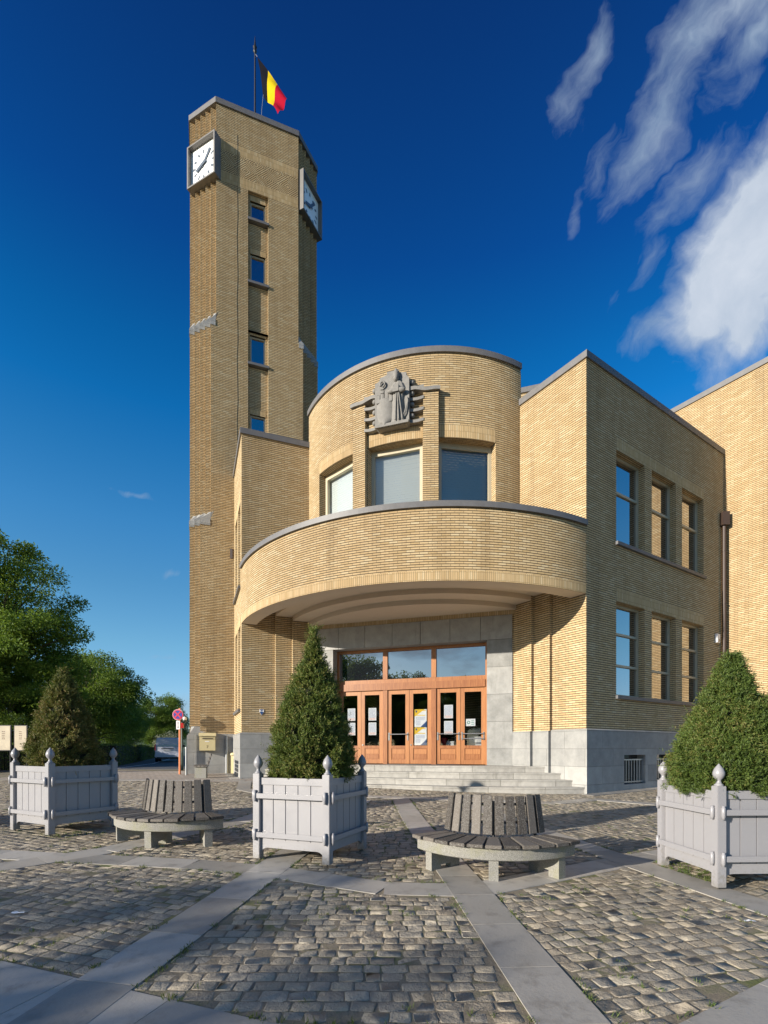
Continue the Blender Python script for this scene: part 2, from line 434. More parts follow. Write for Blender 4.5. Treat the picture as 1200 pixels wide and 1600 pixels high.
def leafmat(name, stops, transl=.25, rough=.55):
    k = NT(name); r = k.island(); p = k.pos()
    n = k.noise(p, 1.7, 4, .6)
    n = k.mapr(k.noise(p, 2.6, 4, .6), .25, .75)
    f = k.math('ADD', k.math('MULTIPLY', r, .5), k.math('MULTIPLY', n, .45))
    col = k.ramp(f, stops)
    d = k.pbr(col, rough, spec=.35)
    tr = k.n("ShaderNodeBsdfTranslucent", {"Color": k.mix(.5, col, (.20,.26,.03))}).outputs[0]
    k.surf(k.n("ShaderNodeMixShader", {0: transl, 1: d.outputs[0], 2: tr}).outputs[0]); M[name] = k.m
leafmat("yew_leaf", [(.2,(.045,.072,.014)),(.45,(.105,.155,.026)),(.6,(.165,.195,.038)),(.78,(.24,.19,.06))], .22)
leafmat("yew_leaf_bright", [(.2,(.036,.062,.012)),(.45,(.078,.125,.022)),(.62,(.115,.16,.032)),(.8,(.19,.16,.05))], .18)
leafmat("yew_leaf_brown", [(.22,(.06,.08,.015)),(.46,(.13,.15,.03)),(.6,(.19,.165,.045)),(.78,(.26,.16,.06))], .2)
leafmat("robinia_leaf", [(.2,(.055,.115,.012)),(.5,(.115,.205,.02)),(.8,(.20,.31,.04))], .45)
leafmat("bush_leaf", [(.2,(.055,.105,.012)),(.5,(.11,.19,.022)),(.8,(.19,.28,.035))], .42)
leafmat("hedge_leaf", [(.2,(.04,.07,.012)),(.5,(.085,.13,.02)),(.8,(.15,.19,.04))], .3)
leafmat("grass_blade", [(.2,(.05,.085,.015)),(.5,(.10,.15,.03)),(.8,(.17,.18,.05))], .3)
leafmat("pale_blossom", [(.2,(.16,.18,.12)),(.5,(.26,.28,.19)),(.8,(.36,.36,.28))], .2)
def glassmat(name, base, fac, tint=(1,1,1), rough=.0, clear=False):
    k = NT(name)
    lw = k.n("ShaderNodeFresnel", {"IOR": 1.5}).outputs[0]
    f = k.math('MULTIPLY_ADD', lw, 1-fac, fac, clamp=True)
    g = k.n("ShaderNodeBsdfGlossy", {"Color": (*tint, 1), "Roughness": rough}).outputs[0]
    d = k.n("ShaderNodeBsdfTransparent", {"Color": (*base, 1)}).outputs[0] if clear else k.n("ShaderNodeBsdfDiffuse", {"Color": (*base, 1)}).outputs[0]
    k.surf(k.n("ShaderNodeMixShader", {0: f, 1: d, 2: g}).outputs[0]); M[name] = k.m
glassmat("glass_reflective", (.012,.014,.018), .36)
glassmat("glass_dark", (.01,.011,.013), .12)
glassmat("glass_transom", (.012,.014,.018), .27)
glassmat("glass_clear", (.86,.9,.92), .05, clear=True)
glassmat("glass_door", (.86,.88,.88), .06, clear=True)
glassmat("glass_clock", (.97,.98,.98), .03, clear=True)
def globemat(): pass

TINTK = .82; SKY_STR = .11; EXPO = 1.03; SKY_SAT = 1.0
SKY_RAMP = [(0., (.05,.25,.56)), (.184, (.04,.42,.83)), (.299, (.04,.66,1.0)), (.373, (.06,.77,1.10)), (.457, (.21,.86,1.08)), (.554, (.39,.94,1.08)), (.663, (.58,.96,.99)), (.783, (.80,1.02,.98)), (.881, (.90,.98,1.06)), (1., (.95,.98,1.05))]
CLOUD_D = (1.75, 2.35, 3.15); CLOUD_L = (4.3, 4.55, 4.95)
CLOUDS = [(1035,185,200,52,62,.95), (1085,70,170,62,60,.85), (1170,10,150,70,50,.85), (925,95,120,34,66,.66), (885,165,80,42,75,.66), (945,255,85,32,66,.68), (1010,215,70,34,60,.55),
          (1085,275,150,44,54,.72), (1045,330,90,36,58,.55), (1190,55,130,48,40,.8), (1150,135,100,36,50,.5), (905,330,70,15,80,.42), (1030,400,70,22,62,.45), (975,460,50,14,60,.3),
          (1050,505,110,40,40,.75), (275,890,30,10,5,.45), (205,780,60,8,-8,.4), (255,1108,120,26,5,.9), (270,1030,50,10,5,.35)]
SOLID = [(1205,350,315,128,63,1.3), (1120,470,140,76,55,1.0), (1290,250,300,140,60,1.1), (1180,495,120,66,40,1.), (1150,330,170,50,62,.7)]
# ------------------------------------------------------------------ ground height
def gz(x, y):
    v = .0324*y - .011*x
    a, b = .72, .10
    if v > a-b: v = a - b*math.exp(-(v-(a-b))/b)
    if v < -.35: v = -.35
    return v

# ------------------------------------------------------------------ town hall
AX = R(17.6); CA, SA = cos(AX), sin(AX); CX, CY = 1.87, 20.9
def W2(l, a): return (CX + CA*l + SA*a, CY - SA*l + CA*a)
def W(l, a, z): x, y = W2(l, a); return (x, y, z+E)
KL, KA = 5.72, -4.96           # wing corners in the axis frame
def p_short(sg):
    return lambda t, o, z: W(sg*(KL-.78*t-.625*o), KA+.625*t-.78*o, z)
def p_long(sg):
    return lambda t, o, z: W(sg*(KL+.625*t+.78*o), KA+.78*t-.625*o, z)
def p_far(s, o, z):
    return W(KL+.625*8.67+.78*s-.625*o, KA+.78*8.67-.625*s-.78*o, z)
def arc(Rr, phi0, phi1, n): return [W2(Rr*sin(phi0+(phi1-phi0)*i/n), -Rr*cos(phi0+(phi1-phi0)*i/n)) for i in range(n+1)]
def p_arc(Rr):
    return lambda t, o, z: W((Rr+o)*sin(t/Rr), -(Rr+o)*cos(t/Rr), z)
def w2(p): return p[0], p[1]

hall = thing("town_hall", "yellow brick town hall with a curved balcony and a round bay over the wooden doors", "building", (*W2(0, -3.6), 1.15))
PLT = .555                     # top of the plinth
ZB = -2.2                      # walls run below the ground
PAR = 11.25

# --- wings
LL = 3.42                      # length of the short long-face up to the tower
for sg in (-1, 1):
    ps, pl = p_short(sg), p_long(sg)
    mb = MB()
    # short face: full height, then only above the canopy
    mb.wall(ps, 0, 1.18, PLT-.05, PAR)
    mb.wall(ps, 1.18, 2.75, 4.6, PAR)
    mb.build("wall", M["brick"], hall)
    for i, (a, b, o) in enumerate(((1.18, 1.78, .12), (1.78, 2.62, .24))):
        mb = MB(); mb.bar(ps, a, b, -.3, o, PLT-.02, 5.0, u0=.03)
        mb.build("pilaster", M["brick"], hall)
    # long face
    if sg > 0:
        L = 8.67
        ups = [(1.50, 3.09, 6.30, 9.11), (3.52, 5.07, 6.30, 9.11), (5.49, 7.05, 6.30, 9.11)]
        los = [(a, b, 1.62, 4.50) for a, b, _, _ in ups]
    else:
        L = LL
        ups = [(.45, 1.35, 5.95, 9.0), (1.75, 2.65, 5.95, 9.0)]
        los = [(a, b, 1.45, 4.50) for a, b, _, _ in ups]
    mb = MB(); mb.wall(pl, 0, L, PLT-.05, PAR, ups+los, .26)
    mb.build("wall", M["brick"], hall)
    # soldier lintels and sills
    for row in (ups, los):
        mb = MB(); mb.bar(pl, row[0][0], row[-1][1], -.02, .004, row[0][3], row[0][3]+.39)
        mb.build("lintel", M["soldier_brick"], hall)
        mb = MB(); mb.bar(pl, row[0][0]-.05, row[-1][1]+.06, -.24, .09, row[0][2]-.10, row[0][2]+.003)
        mb.build("sill", M["coping_dark"], hall)
    # windows
    for row, cuts in ((ups, (.60,)), (los, (.32, .66))):
        for a, b, c, d in row:
            fr = MB(); f = .075
            o0, o1 = -.30, -.20
            fr.bar(pl, a+.002, a+f, o0, o1, c+.004, d-.002); fr.bar(pl, b-f, b-.002, o0, o1, c+.004, d-.002)
            fr.bar(pl, a+f, b-f, o0, o1, d-f, d-.002); fr.bar(pl, a+f, b-f, o0, o1, c+.004, c+f)
            for q in cuts:
                z = c+(d-c)*(q if len(cuts) == 1 else 1-q)
                fr.bar(pl, a+f, b-f, o0+.002, o1-.003, z-.035, z+.035)
            fo = fr.build("window", M["frame_paint"], hall)
            g = MB(); g.face([pl(a+f,-.255,c+f),pl(b-f,-.255,c+f),pl(b-f,-.255,d-f),pl(a+f,-.255,d-f)])
            g.build("pane", M["glass_reflective"], fo)
    # plinth of the wing: short face then long face, one course proud
    path = [w2(ps(1.18, 0, 0)), w2(ps(0, 0, 0)), w2(pl(L, 0, 0))]
    if sg < 0: path = path[::-1]
    mb = MB()
    if sg > 0:
        # long face with two basement openings
        bops = [(1.83, 3.03, -1.10, -.19), (3.72, 4.92, -1.10, -.19), (5.61, 6.81, -1.10, -.19)]
        mb.wall(pl, -.06, L, ZB, PLT, bops, .35, off=.06)
        mb.wall(ps, -.06, 1.18, ZB, PLT, off=.06)
        mb.face([pl(-.06,.06,PLT), pl(L,.06,PLT), pl(L,-.05,PLT+.06), pl(-.06+.11,-.05,PLT+.06)])
        mb.face([ps(-.06,.06,PLT), ps(1.18,.06,PLT), ps(1.18,-.05,PLT+.06), ps(-.06+.11,-.05,PLT+.06)])
    else:
        mb.wall(pl, -.06, L, ZB, PLT, off=.06); mb.wall(ps, -.06, 1.18, ZB, PLT, off=.06)
        mb.face([pl(-.06,.06,PLT), pl(L,.06,PLT), pl(L,-.05,PLT+.06), pl(.05,-.05,PLT+.06)])
        mb.face([ps(-.06,.06,PLT), ps(1.18,.06,PLT), ps(1.18,-.05,PLT+.06), ps(.05,-.05,PLT+.06)])
    for a, b, o in ((1.18, 1.78, .18), (1.78, 2.66, .30)):
        mb.bar(ps, a, b, -.2, o, ZB, PLT)
    mb.build("plinth", M["bluestone_block"], hall)
    if sg > 0:
        for a, b, c, d in bops[:3]:
            fo = MB(); fo.face([pl(a,-.22,c),pl(b,-.22,c),pl(b,-.22,d),pl(a,-.22,d)])
            bw = fo.build("basement_window", M["glass_dark"], hall)
            gr = MB()
            gr.bar(pl, a+.02, b-.02, -.03, -.005, d-.17, d-.13); gr.bar(pl, a+.02, b-.02, -.03, -.005, c+.05, c+.09)
            for k in range(8):
                t = a+.07+(b-a-.14)*k/7
                gr.bar(pl, t-.014, t+.014, -.028, -.007, c+.03, d-.14)
            gr.build("grille", M["grey_metal"], bw)
    # coping
    path = [w2(ps(2.9, 0, 0)), w2(ps(0, 0, 0)), w2(pl(L+(0 if sg > 0 else .0), 0, 0))]
    if sg < 0: path = path[::-1]
    mb = MB(); mb.ribbon(path, -.34, .055, PAR+E, PAR+.2+E)
    mb.build("coping", M["coping_metal"], hall)
    # roof
    mb = MB()
    q = [w2(ps(2.9, -.05, 0)), w2(ps(0, -.05, 0))]
    q = [w2(ps(2.9, -.1, 0)), w2(pl(.1, -.1, 0)), w2(pl(L, -.1, 0)), w2(pl(L, -5.5, 0))]
    mb.poly(q, PAR-.3+E); mb.build("roof", M["roof_felt"], hall)
    # back wall of the block so it is solid from the side
    mb = MB(); mb.wall(pl, .1, L, ZB, PAR-.3, off=-5.5); mb.build("wall", M["brick"], hall)
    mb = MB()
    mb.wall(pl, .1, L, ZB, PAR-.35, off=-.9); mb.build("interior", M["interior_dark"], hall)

# --- far wing (taller, lit, at right angles)
FZ = 13.9; FE = 3.2
mb = MB(); mb.wall(p_far, -6.5, FE, PLT-.05, FZ); 
mb.face([p_far(FE,0,PLT-.05), p_far(FE,-7,PLT-.05), p_far(FE,-7,FZ), p_far(FE,0,FZ)], [(0,PLT),(7,PLT),(7,FZ),(0,FZ)])
mb.build("wall", M["brick"], hall)
mb = MB(); mb.wall(p_far, 0.07, FE+.06, ZB, PLT, off=.06)
mb.face([p_far(.07,.06,PLT), p_far(FE+.06,.06,PLT), p_far(FE,-.05,PLT+.06), p_far(.07,-.05,PLT+.06)])
mb.build("plinth", M["bluestone_block"], hall)
mb = MB(); mb.ribbon([w2(p_far(-6.5,0,0)), w2(p_far(FE,0,0)), w2(p_far(FE,-7,0))], -.34, .055, FZ+E, FZ+.2+E)
mb.build("coping", M["coping_metal"], hall)
mb = MB(); mb.poly([w2(p_far(-6.5,-.1,0)), w2(p_far(FE-.1,-.1,0)), w2(p_far(FE-.1,-7,0)), w2(p_far(-6.5,-7,0))], FZ-.3+E); mb.build("roof", M["roof_felt"], hall)

# --- block behind the round bay
mb = MB()
RZ = 14.0
path = [W2(-1.2, 6), W2(-1.2, 0), W2(4.57, 0), W2(4.57, 6)]
mb.ribbon(path, -.01, 0, 10.8+E, RZ+E, caps=False); mb.build("wall", M["brick"], hall)
mb = MB(); mb.ribbon(path, -.3, .055, RZ+E, RZ+.2+E); mb.build("coping", M["coping_metal"], hall)
mb = MB(); mb.poly(path, RZ-.2+E); mb.build("roof", M["roof_felt"], hall)

# --- round bay (rotunda)
RR = 5.13; PHE = R(48.3); pr = p_arc(RR)
RT = 12.45
mb = MB()
wphi = [(R(16.0), R(37.0)), (-R(37.0), -R(16.0)), (-R(10.3), R(10.3))]
ops = [(a*RR, b*RR, 7.72, 9.79) for a, b in wphi]
mb.wall(pr, -PHE*RR, PHE*RR, 5.3, RT, ops, .34, nt=72)
mb.build("bay_wall", M["brick"], hall)
mb = MB(); mb.ribbon(arc(RR, -PHE, PHE, 64), -.32, .065, RT+E, RT+.18+E); mb.build("coping", M["coping_metal"], hall)
mb = MB(); mb.poly(arc(RR-.1, -PHE, PHE, 40), RT-.25+E); mb.build("roof", M["roof_felt"], hall)
mb = MB(); mb.ribbon([W2(-RR*sin(PHE), -RR*cos(PHE)), W2(RR*sin(PHE), -RR*cos(PHE))], -.3, -.02, 10.5+E, RT+E); mb.build("wall", M["brick"], hall)
for a, b in wphi:
    mb = MB(); mb.bar(pr, a*RR, b*RR, -.02, .004, 9.79, 10.19, nt=14); mb.build("lintel", M["soldier_brick"], hall)
for s in (-1, 1):
    c = s*R(13.15)*RR
    mb = MB(); mb.bar(pr, c-.235, c+.235, -.36, .14, 5.5, 11.16, nt=2); mb.build("pilaster", M["brick"], hall)
# windows of the bay: flat frames behind the curved openings
for a, b in wphi:
    P0 = ((RR-.30)*sin(a), -(RR-.30)*cos(a)); P1 = ((RR-.30)*sin(b), -(RR-.30)*cos(b))
    wd = math.dist(P0, P1); dx, dy = (P1[0]-P0[0])/wd, (P1[1]-P0[1])/wd
    pf = lambda t, o, z, P0=P0, dx=dx, dy=dy: W(P0[0]+dx*t+dy*o, P0[1]+dy*t-dx*o, z)
    c, d, f = 7.72, 9.79, .10
    fr = MB()
    fr.bar(pf, -.12, f, -.06, .05, c, d+.25); fr.bar(pf, wd-f, wd+.12, -.06, .05, c, d+.25)
    fr.bar(pf, f, wd-f, -.06, .05, d-.17, d+.25); fr.bar(pf, f, wd-f, -.06, .05, c, c+.12)
    fo = fr.build("window", M["frame_paint"], hall)
    g = MB(); g.face([pf(f,0,c+.12),pf(wd-f,0,c+.12),pf(wd-f,0,d-.17),pf(f,0,d-.17)]); g.build("pane", M["glass_clear"], fo)
    g = MB()
    n = 24
    for k in range(n):     # closed horizontal slats
        z0 = c+.06+(d-c-.16)*k/n; z1 = c+.06+(d-c-.16)*(k+1)/n
        g.face([pf(.02,-.13,z0),pf(wd-.02,-.13,z0),pf(wd-.02,-.134,z1),pf(.02,-.134,z1)])
    g.build("blind", M["blind_fabric"], fo)

# --- balcony over the entrance
RB = 7.57; PB = R(49.0); pb = p_arc(RB)
mb = MB(); mb.ribbon(arc(RB, -PB, PB, 90), -.4, 0, 4.735+E, 6.42+E, caps=False); mb.build("balcony_parapet", M["brick"], hall)
mb = MB(); mb.ribbon(arc(RB, -PB, PB, 90), -.4, .006, 4.47+E, 4.735+E, caps=False); mb.build("balcony_rim", [M["soldier_brick"]], hall)
mb = MB(); mb.ribbon(arc(RB, -PB, PB, 90), -.46, .07, 6.42+E, 6.575+E); mb.build("coping", M["coping_metal"], hall)
mb = MB()
def ann(r0, r1, z, ph=R(49.4), n=60):
    A, B = arc(r0, -ph, ph, n), arc(r1, -ph, ph, n)
    mb.grid([[(*p, z+E) for p in A], [(*p, z+E) for p in B]], smooth=False)
def cyl(r, z0, z1, ph=R(49.4), n=60):
    A = arc(r, -ph, ph, n); mb.grid([[(*p, z0+E) for p in A], [(*p, z1+E) for p in A]], smooth=True)
ann(7.05, 7.56, 4.466, R(48.95)); cyl(7.05, 4.466, 4.97)
ann(6.39, 7.05, 4.97); cyl(6.39, 4.83, 4.97); ann(5.8, 6.39, 4.83); cyl(5.8, 4.68, 4.83)
ann(5.2, 5.8, 4.68); cyl(5.2, 4.535, 4.68); ann(2.6, 5.2, 4.535)
mb.build("canopy_soffit", M["plaster"], hall)
mb = MB(); ann(4.9, 7.4, 5.45, R(49)); mb.build("balcony_floor", M["coping_metal"], hall)

# --- entrance wall, stone surround, doors
pd = lambda t, o, z: W(t, -3.6-o, z)       # t = lateral, o towards the street
LAND = -.545
mb = MB()
for s in (-1, 1): mb.wall(pd, *(sorted((s*3.58, s*4.2))), PLT, 4.7)
mb.build("wall", M["brick"], hall)
mb = MB()
for s in (-1, 1): mb.bar(pd, *(sorted((s*3.58, s*4.2))), -.2, .05, ZB, PLT)
mb.build("plinth", M["bluestone_block"], hall)
mb = MB(); mb.bar(pd, -4.2, 4.2, -.1, .02, 4.385, 4.56); mb.build("lintel", M["soldier_brick"], hall)
OPN = 2.76; DT = 3.60
mb = MB()
for s in (-1, 1):
    mb = MB(); mb.bar(pd, *(sorted((s*OPN, s*3.58))), -.42, .035, LAND-.3, DT); mb.build("stone_jamb", M["surround_stone"], hall)
mb = MB()
xs = [-3.58, -2.55, -1.53, -.51, .51, 1.53, 2.55, 3.58]
for a, b in zip(xs, xs[1:]): mb.bar(pd, a+.007, b-.007, -.42, .036, DT+.006, 4.385)
mb.build("stone_lintel", M["surround_stone"], hall)
DP = -.40                                   # plane of the doors
fr = MB()
fr.bar(pd, -OPN, -OPN+.09, DP-.12, DP+.05, LAND, DT); fr.bar(pd, OPN-.09, OPN, DP-.12, DP+.05, LAND, DT)
fr.bar(pd, -OPN+.09, OPN-.09, DP-.12, DP+.05, DT-.10, DT)
fr.bar(pd, -OPN+.09, OPN-.09, DP-.12, DP+.085, 2.11, 2.36); fr.bar(pd, -OPN+.09, OPN-.09, DP-.12, DP+.045, 2.36, 2.50)
BW = (2*OPN-.18)/3
bays = [(-OPN+.09+BW*i, -OPN+.09+BW*(i+1)) for i in range(3)]
for i in (1, 2):
    x = bays[i][0]
    fr.bar(pd, x-.085, x+.085, DP-.12, DP+.055, 2.50, DT-.10); fr.bar(pd, x-.085, x+.085, DP-.12, DP+.055, LAND, 2.11)
fo = fr.build("door_frame", M["door_wood"], hall)
for i, (a, b) in enumerate(bays):
    a2 = a+(.085 if i else 0); b2 = b-(.085 if i < 2 else 0)
    g = MB(); 
    g.face([pd(a2,DP-.02,2.50),pd(b2,DP-.02,2.50),pd(b2,DP-.02,DT-.10),pd(a2,DP-.02,DT-.10)])
    g.build("transom_pane", M["glass_transom"], fo)
leafs = []
for i, (a, b) in enumerate(bays):
    a2 = a+(.085 if i else 0); b2 = b-(.085 if i < 2 else 0); m = (a2+b2)/2
    for j, (x0, x1) in enumerate(((a2+.006, m-.006), (m+.006, b2-.006))):
        d = MB(); st = .135; z0, z1 = LAND+.015, 2.105
        gb, gt = LAND+.66, 2.105-.15
        o0, o1 = DP-.05, DP+.012
        d.bar(pd, x0, x0+st, o0, o1, z0, z1); d.bar(pd, x1-st, x1, o0, o1, z0, z1)
        d.bar(pd, x0+st, x1-st, o0, o1, gt, z1); d.bar(pd, x0+st, x1-st, o0, o1, gb-.10, gb); d.bar(pd, x0+st, x1-st, o0, o1, z0, z0+.14)
        zz = z0+.14; zt = gb-.10
        d.bar(pd, x0+st, x1-st, o0, o1-.022, zz, zt)
        d.bar(pd, x0+st+.03, x1-st-.03, o1-.022, o1-.006, zz+.03, (zz+zt)/2-.006); d.bar(pd, x0+st+.03, x1-st-.03, o1-.022, o1-.006, (zz+zt)/2+.006, zt-.03)
        do = d.build("door", M["door_wood"], hall)
        g = MB(); g.face([pd(x0+st,DP-.02,gb),pd(x1-st,DP-.02,gb),pd(x1-st,DP-.02,gt),pd(x0+st,DP-.02,gt)]); g.build("pane", M["glass_door"], do)
        k = i*2+j
        if k in (2, 4, 5):
            h = MB(); zh = .52
            for q, w in ([(zh, 1)] if k != 5 else [(zh, 1), (zh-.17, .9)]):
                h.tube([pd(x0+.05,DP+.085,q), pd(x1-.05,DP+.085,q)], .017, 8)
            for xx in (x0+.05, x1-.05):
                h.bar(pd, xx-.022, xx+.022, DP+.012, DP+.03, zh-.22, zh+.06); h.tube([pd(xx,DP+.02,zh), pd(xx,DP+.085,zh)], .014, 6)
            h.build("handle", M["steel"], do)
        elif k in (1, 3):
            h = MB(); h.tube([pd(x0+.06,DP+.01,.14), pd(x0+.06,DP+.035,.14)], .028, 10); h.build("lock", M["steel"], do)
        leafs.append((x0+st, x1-st, gb, gt))
# lobby behind the doors
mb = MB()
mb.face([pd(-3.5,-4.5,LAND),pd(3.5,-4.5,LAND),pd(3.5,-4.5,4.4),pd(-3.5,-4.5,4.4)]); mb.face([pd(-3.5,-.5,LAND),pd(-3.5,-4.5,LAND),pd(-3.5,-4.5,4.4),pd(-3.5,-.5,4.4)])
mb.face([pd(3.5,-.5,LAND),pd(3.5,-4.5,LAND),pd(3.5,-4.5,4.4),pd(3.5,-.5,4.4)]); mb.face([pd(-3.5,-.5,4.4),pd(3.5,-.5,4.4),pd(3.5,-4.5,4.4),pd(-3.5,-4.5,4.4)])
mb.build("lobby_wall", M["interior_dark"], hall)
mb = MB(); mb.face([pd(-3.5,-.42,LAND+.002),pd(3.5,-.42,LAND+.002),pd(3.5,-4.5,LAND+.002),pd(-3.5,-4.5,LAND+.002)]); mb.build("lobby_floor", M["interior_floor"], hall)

# --- steps
def step_pts(lw, aw, a0, n=40):
    return [(lw*(2*i/n-1), aw-(aw-a0)*(1-abs(2*i/n-1)**3.2)) for i in range(n+1)]
RIS = .187
rows = [(5.70, -4.97, -5.92), (5.41, -4.71, -5.53), (5.10, -4.46, -5.14), (4.79, -4.20, -4.76)]
for k, (lw, aw, a0) in enumerate(rows):
    z1 = LAND-RIS*(3-k); z0 = z1-RIS-(.9 if k == 0 else .05)
    pts = [W2(l, a) for l, a in step_pts(lw, aw, a0)]
    ins = [W2(l*.97, -3.5) for l in (4.6, -4.6)]
    mb = MB(); mb.prism(pts+ins, z0+E, z1+E-.03); mb.ribbon(pts, -.5, .018, z1-.045+E, z1+E)
    if k == 3: mb.poly(pts+ins, z1+E-.002)
    mb.build("step", M["step_stone"], hall)

# --- coat of arms on the bay
arms = MB()
pc = lambda t, o, z: W(RR*0+t, -(RR-.10)-o, z)
z0, z1 = 10.14, 11.86
prof = [(-.56,10.22),(-.47,10.14),(.47,10.14),(.56,10.22),(.56,11.56),(.47,11.66),(.47,11.74),(.22,11.80),(.22,11.88),(-.16,11.88),(-.16,11.80),(-.40,11.74),(-.40,11.66),(-.56,11.58)]
n = len(prof)
arms.face([pc(x,.34,z) for x, z in prof]); 
for i in range(n):
    a, b = prof[i], prof[(i+1) % n]
    arms.face([pc(a[0],.02,a[1]),pc(b[0],.02,b[1]),pc(b[0],.34,b[1]),pc(a[0],.34,a[1])])
coat = arms.build("coat_of_arms", M["sculpture_stone"], hall)
def relief(name, mb): return mb.build(name, M["sculpture_stone"], coat)
# shield with towers on its top edge
sh = MB()
def shield_pt(u, v):   # u -1..1 , v 0 (top)..1 (tip)
    w = .27*(1 if v < .45 else math.sqrt(max(0, 1-((v-.45)/.55)**2)))
    return (-.22+u*w, 11.0-.80*v, .36+.09*(1-u*u)*(1-.4*v))
P = [[pc(*(lambda q: (q[0], q[2], q[1]))(shield_pt(-1+2*j/10, i/12))) for j in range(11)] for i in range(13)]
sh.grid(P, smooth=True)
for x, h in ((-.43,.14),(-.30,.26),(-.16,.26),(-.03,.18)):
    sh.bar(pc, x-.055, x+.055, .33, .42, 10.9, 11.0+h)
    for q in (-.045, .0, .045): sh.bar(pc, x+q-.014, x+q+.014, .33, .41, 11.0+h, 11.04+h)
relief("shield", sh)
# robed bishop
bi = MB()
def ell(cx, cz, rx, ry, rz, o=.36, m=10, nn=18):
    rows = []
    for i in range(m+1):
        th = pi*i/m
        rows.append([pc(cx+rx*sin(th)*cos(2*pi*k/nn), o+ry*sin(th)*sin(2*pi*k/nn), cz-rz*cos(th)) for k in range(nn)])
    bi.grid(rows, wrap=True)
rows = []
for z, w, o in ((10.22,.22,.05),(10.5,.19,.07),(10.8,.175,.085),(11.1,.21,.10),(11.28,.23,.10),(11.42,.17,.09),(11.5,.075,.07)):
    rows.append([pc(.2+w*cos(2*pi*k/28)*(1+.05*cos(14*pi*k/28)), .35+o*sin(2*pi*k/28)*(1+.18*cos(9*2*pi*k/28)), z) for k in range(28)])
bi.grid(rows, wrap=True)
ell(.16, 11.56, .085, .10, .11, .42)
bi.lathe([(.088,0),(.098,.06),(.085,.14),(.04,.24),(.002,.28)], pc(.16,.42,11.6), 12)
ell(.06, 11.16, .17, .07, .075, .47); ell(.32, 11.14, .16, .07, .085, .46)
bi.bar(pc, .08, .27, .44, .54, 11.08, 11.30)
for q in (-.06, .05, .16): bi.tube([pc(.2+q*.4,.47,11.08), pc(.2+q*1.05,.44,10.26)], .022, 6)
relief("bishop", bi)
cr = MB()
cr.tube([pc(-.30,.40,10.98), pc(-.29,.40,11.40)], .028, 8)
cr.tube([pc(-.29+.075*cos(t)-.0, .40, 11.49+.085*sin(t)) for t in [ -pi/2+ .28*k for k in range(20)]], .028, 8)
for q in (11.18, 11.30): cr.bar(pc, -.345, -.24, .36, .44, q, q+.035)
relief("crozier", cr)
fo_ = MB()
for k in range(7):
    fo_.tube([pc(.36+.02*k,.36,10.24+.03*k), pc(.42+.02*k,.40,10.45+.06*k), pc(.50,.37,10.52+.07*k)], .02, 6)
fo_.bar(pc, -.55, .55, .34, .40, 10.15, 10.24)
relief("carved_leaves", fo_)
# wavy bars between the panel and the two pilasters, with stone balls
half = R(10.4)*RR
for s in (-1, 1):
    for k in range(4):
        zc = 10.27+.345*k
        b = MB(); t0, t1 = s*.5, s*(half+.03)
        N = 12
        for i in range(N):
            u0, u1 = i/N, (i+1)/N
            f = lambda u: zc-.03*sin(u*pi*1.1)+.02*u
            ta, tb = t0+(t1-t0)*u0, t0+(t1-t0)*u1
            c = [pr(ta,.0,f(u0)-.045),pr(tb,.0,f(u1)-.045),pr(tb,.165,f(u1)-.045),pr(ta,.165,f(u0)-.045),pr(ta,.0,f(u0)+.045),pr(tb,.0,f(u1)+.045),pr(tb,.165,f(u1)+.045),pr(ta,.165,f(u0)+.045)]
            b.hexa(c)
        b.build("stone_bar", M["sculpture_stone"], coat)
        b = MB(); b.sphere(pr(s*.61,.12,zc+.17), .075, 12, 8); b.build("stone_ball", M["sculpture_stone"], coat)
    b = MB(); t0, t1 = s*.5, s*(R(13.15)*RR+.28); N = 10
    for i in range(N):
        u0, u1 = i/N, (i+1)/N
        f = lambda u: 11.215 + (.05*(1-u)*sin(u*8))
        ta, tb = t0+(t1-t0)*u0, t0+(t1-t0)*u1
        b.hexa([pr(ta,.0,f(u0)-.05),pr(tb,.0,f(u1)-.05),pr(tb,.22,f(u1)-.05),pr(ta,.22,f(u0)-.05),pr(ta,.0,f(u0)+.06),pr(tb,.0,f(u1)+.06),pr(tb,.22,f(u1)+.06),pr(ta,.22,f(u0)+.06)])
    b.build("stone_bar", M["sculpture_stone"], coat)

# --- downpipes
pl = p_long(1)
def pipe(name, pts, rad, mat, box=None, rings=()):
    m = MB(); m.tube(pts, rad, 10)
    for z in rings: m.tube([(pts[0][0],pts[0][1],z-.02),(pts[0][0],pts[0][1],z+.02)], rad*1.25, 10)
    o = m.build(name, M[mat], hall)
    if box:
        b = MB(); b.box(*box); b.build("hopper", M[mat], o)
x, y, _ = pl(8.42, .12, 0)
pipe("downpipe", [(x,y,E-1.6),(x,y,E+8.6)], .068, "brown_pipe", (x-.13,x+.13,y-.13,y+.13,E+8.45,E+8.95), [E+k for k in (-.5,1.5,3.5,5.5,7.5)])
pl = p_long(-1)
x, y, _ = pl(3.28, .13, 0)
pipe("downpipe", [(x,y,E+.4),(x,y,E+8.1)], .07, "brown_pipe", (x-.1,x+.1,y-.1,y+.1,E+7.9,E+8.3), [E+k for k in (1.5,3.5,5.5)])

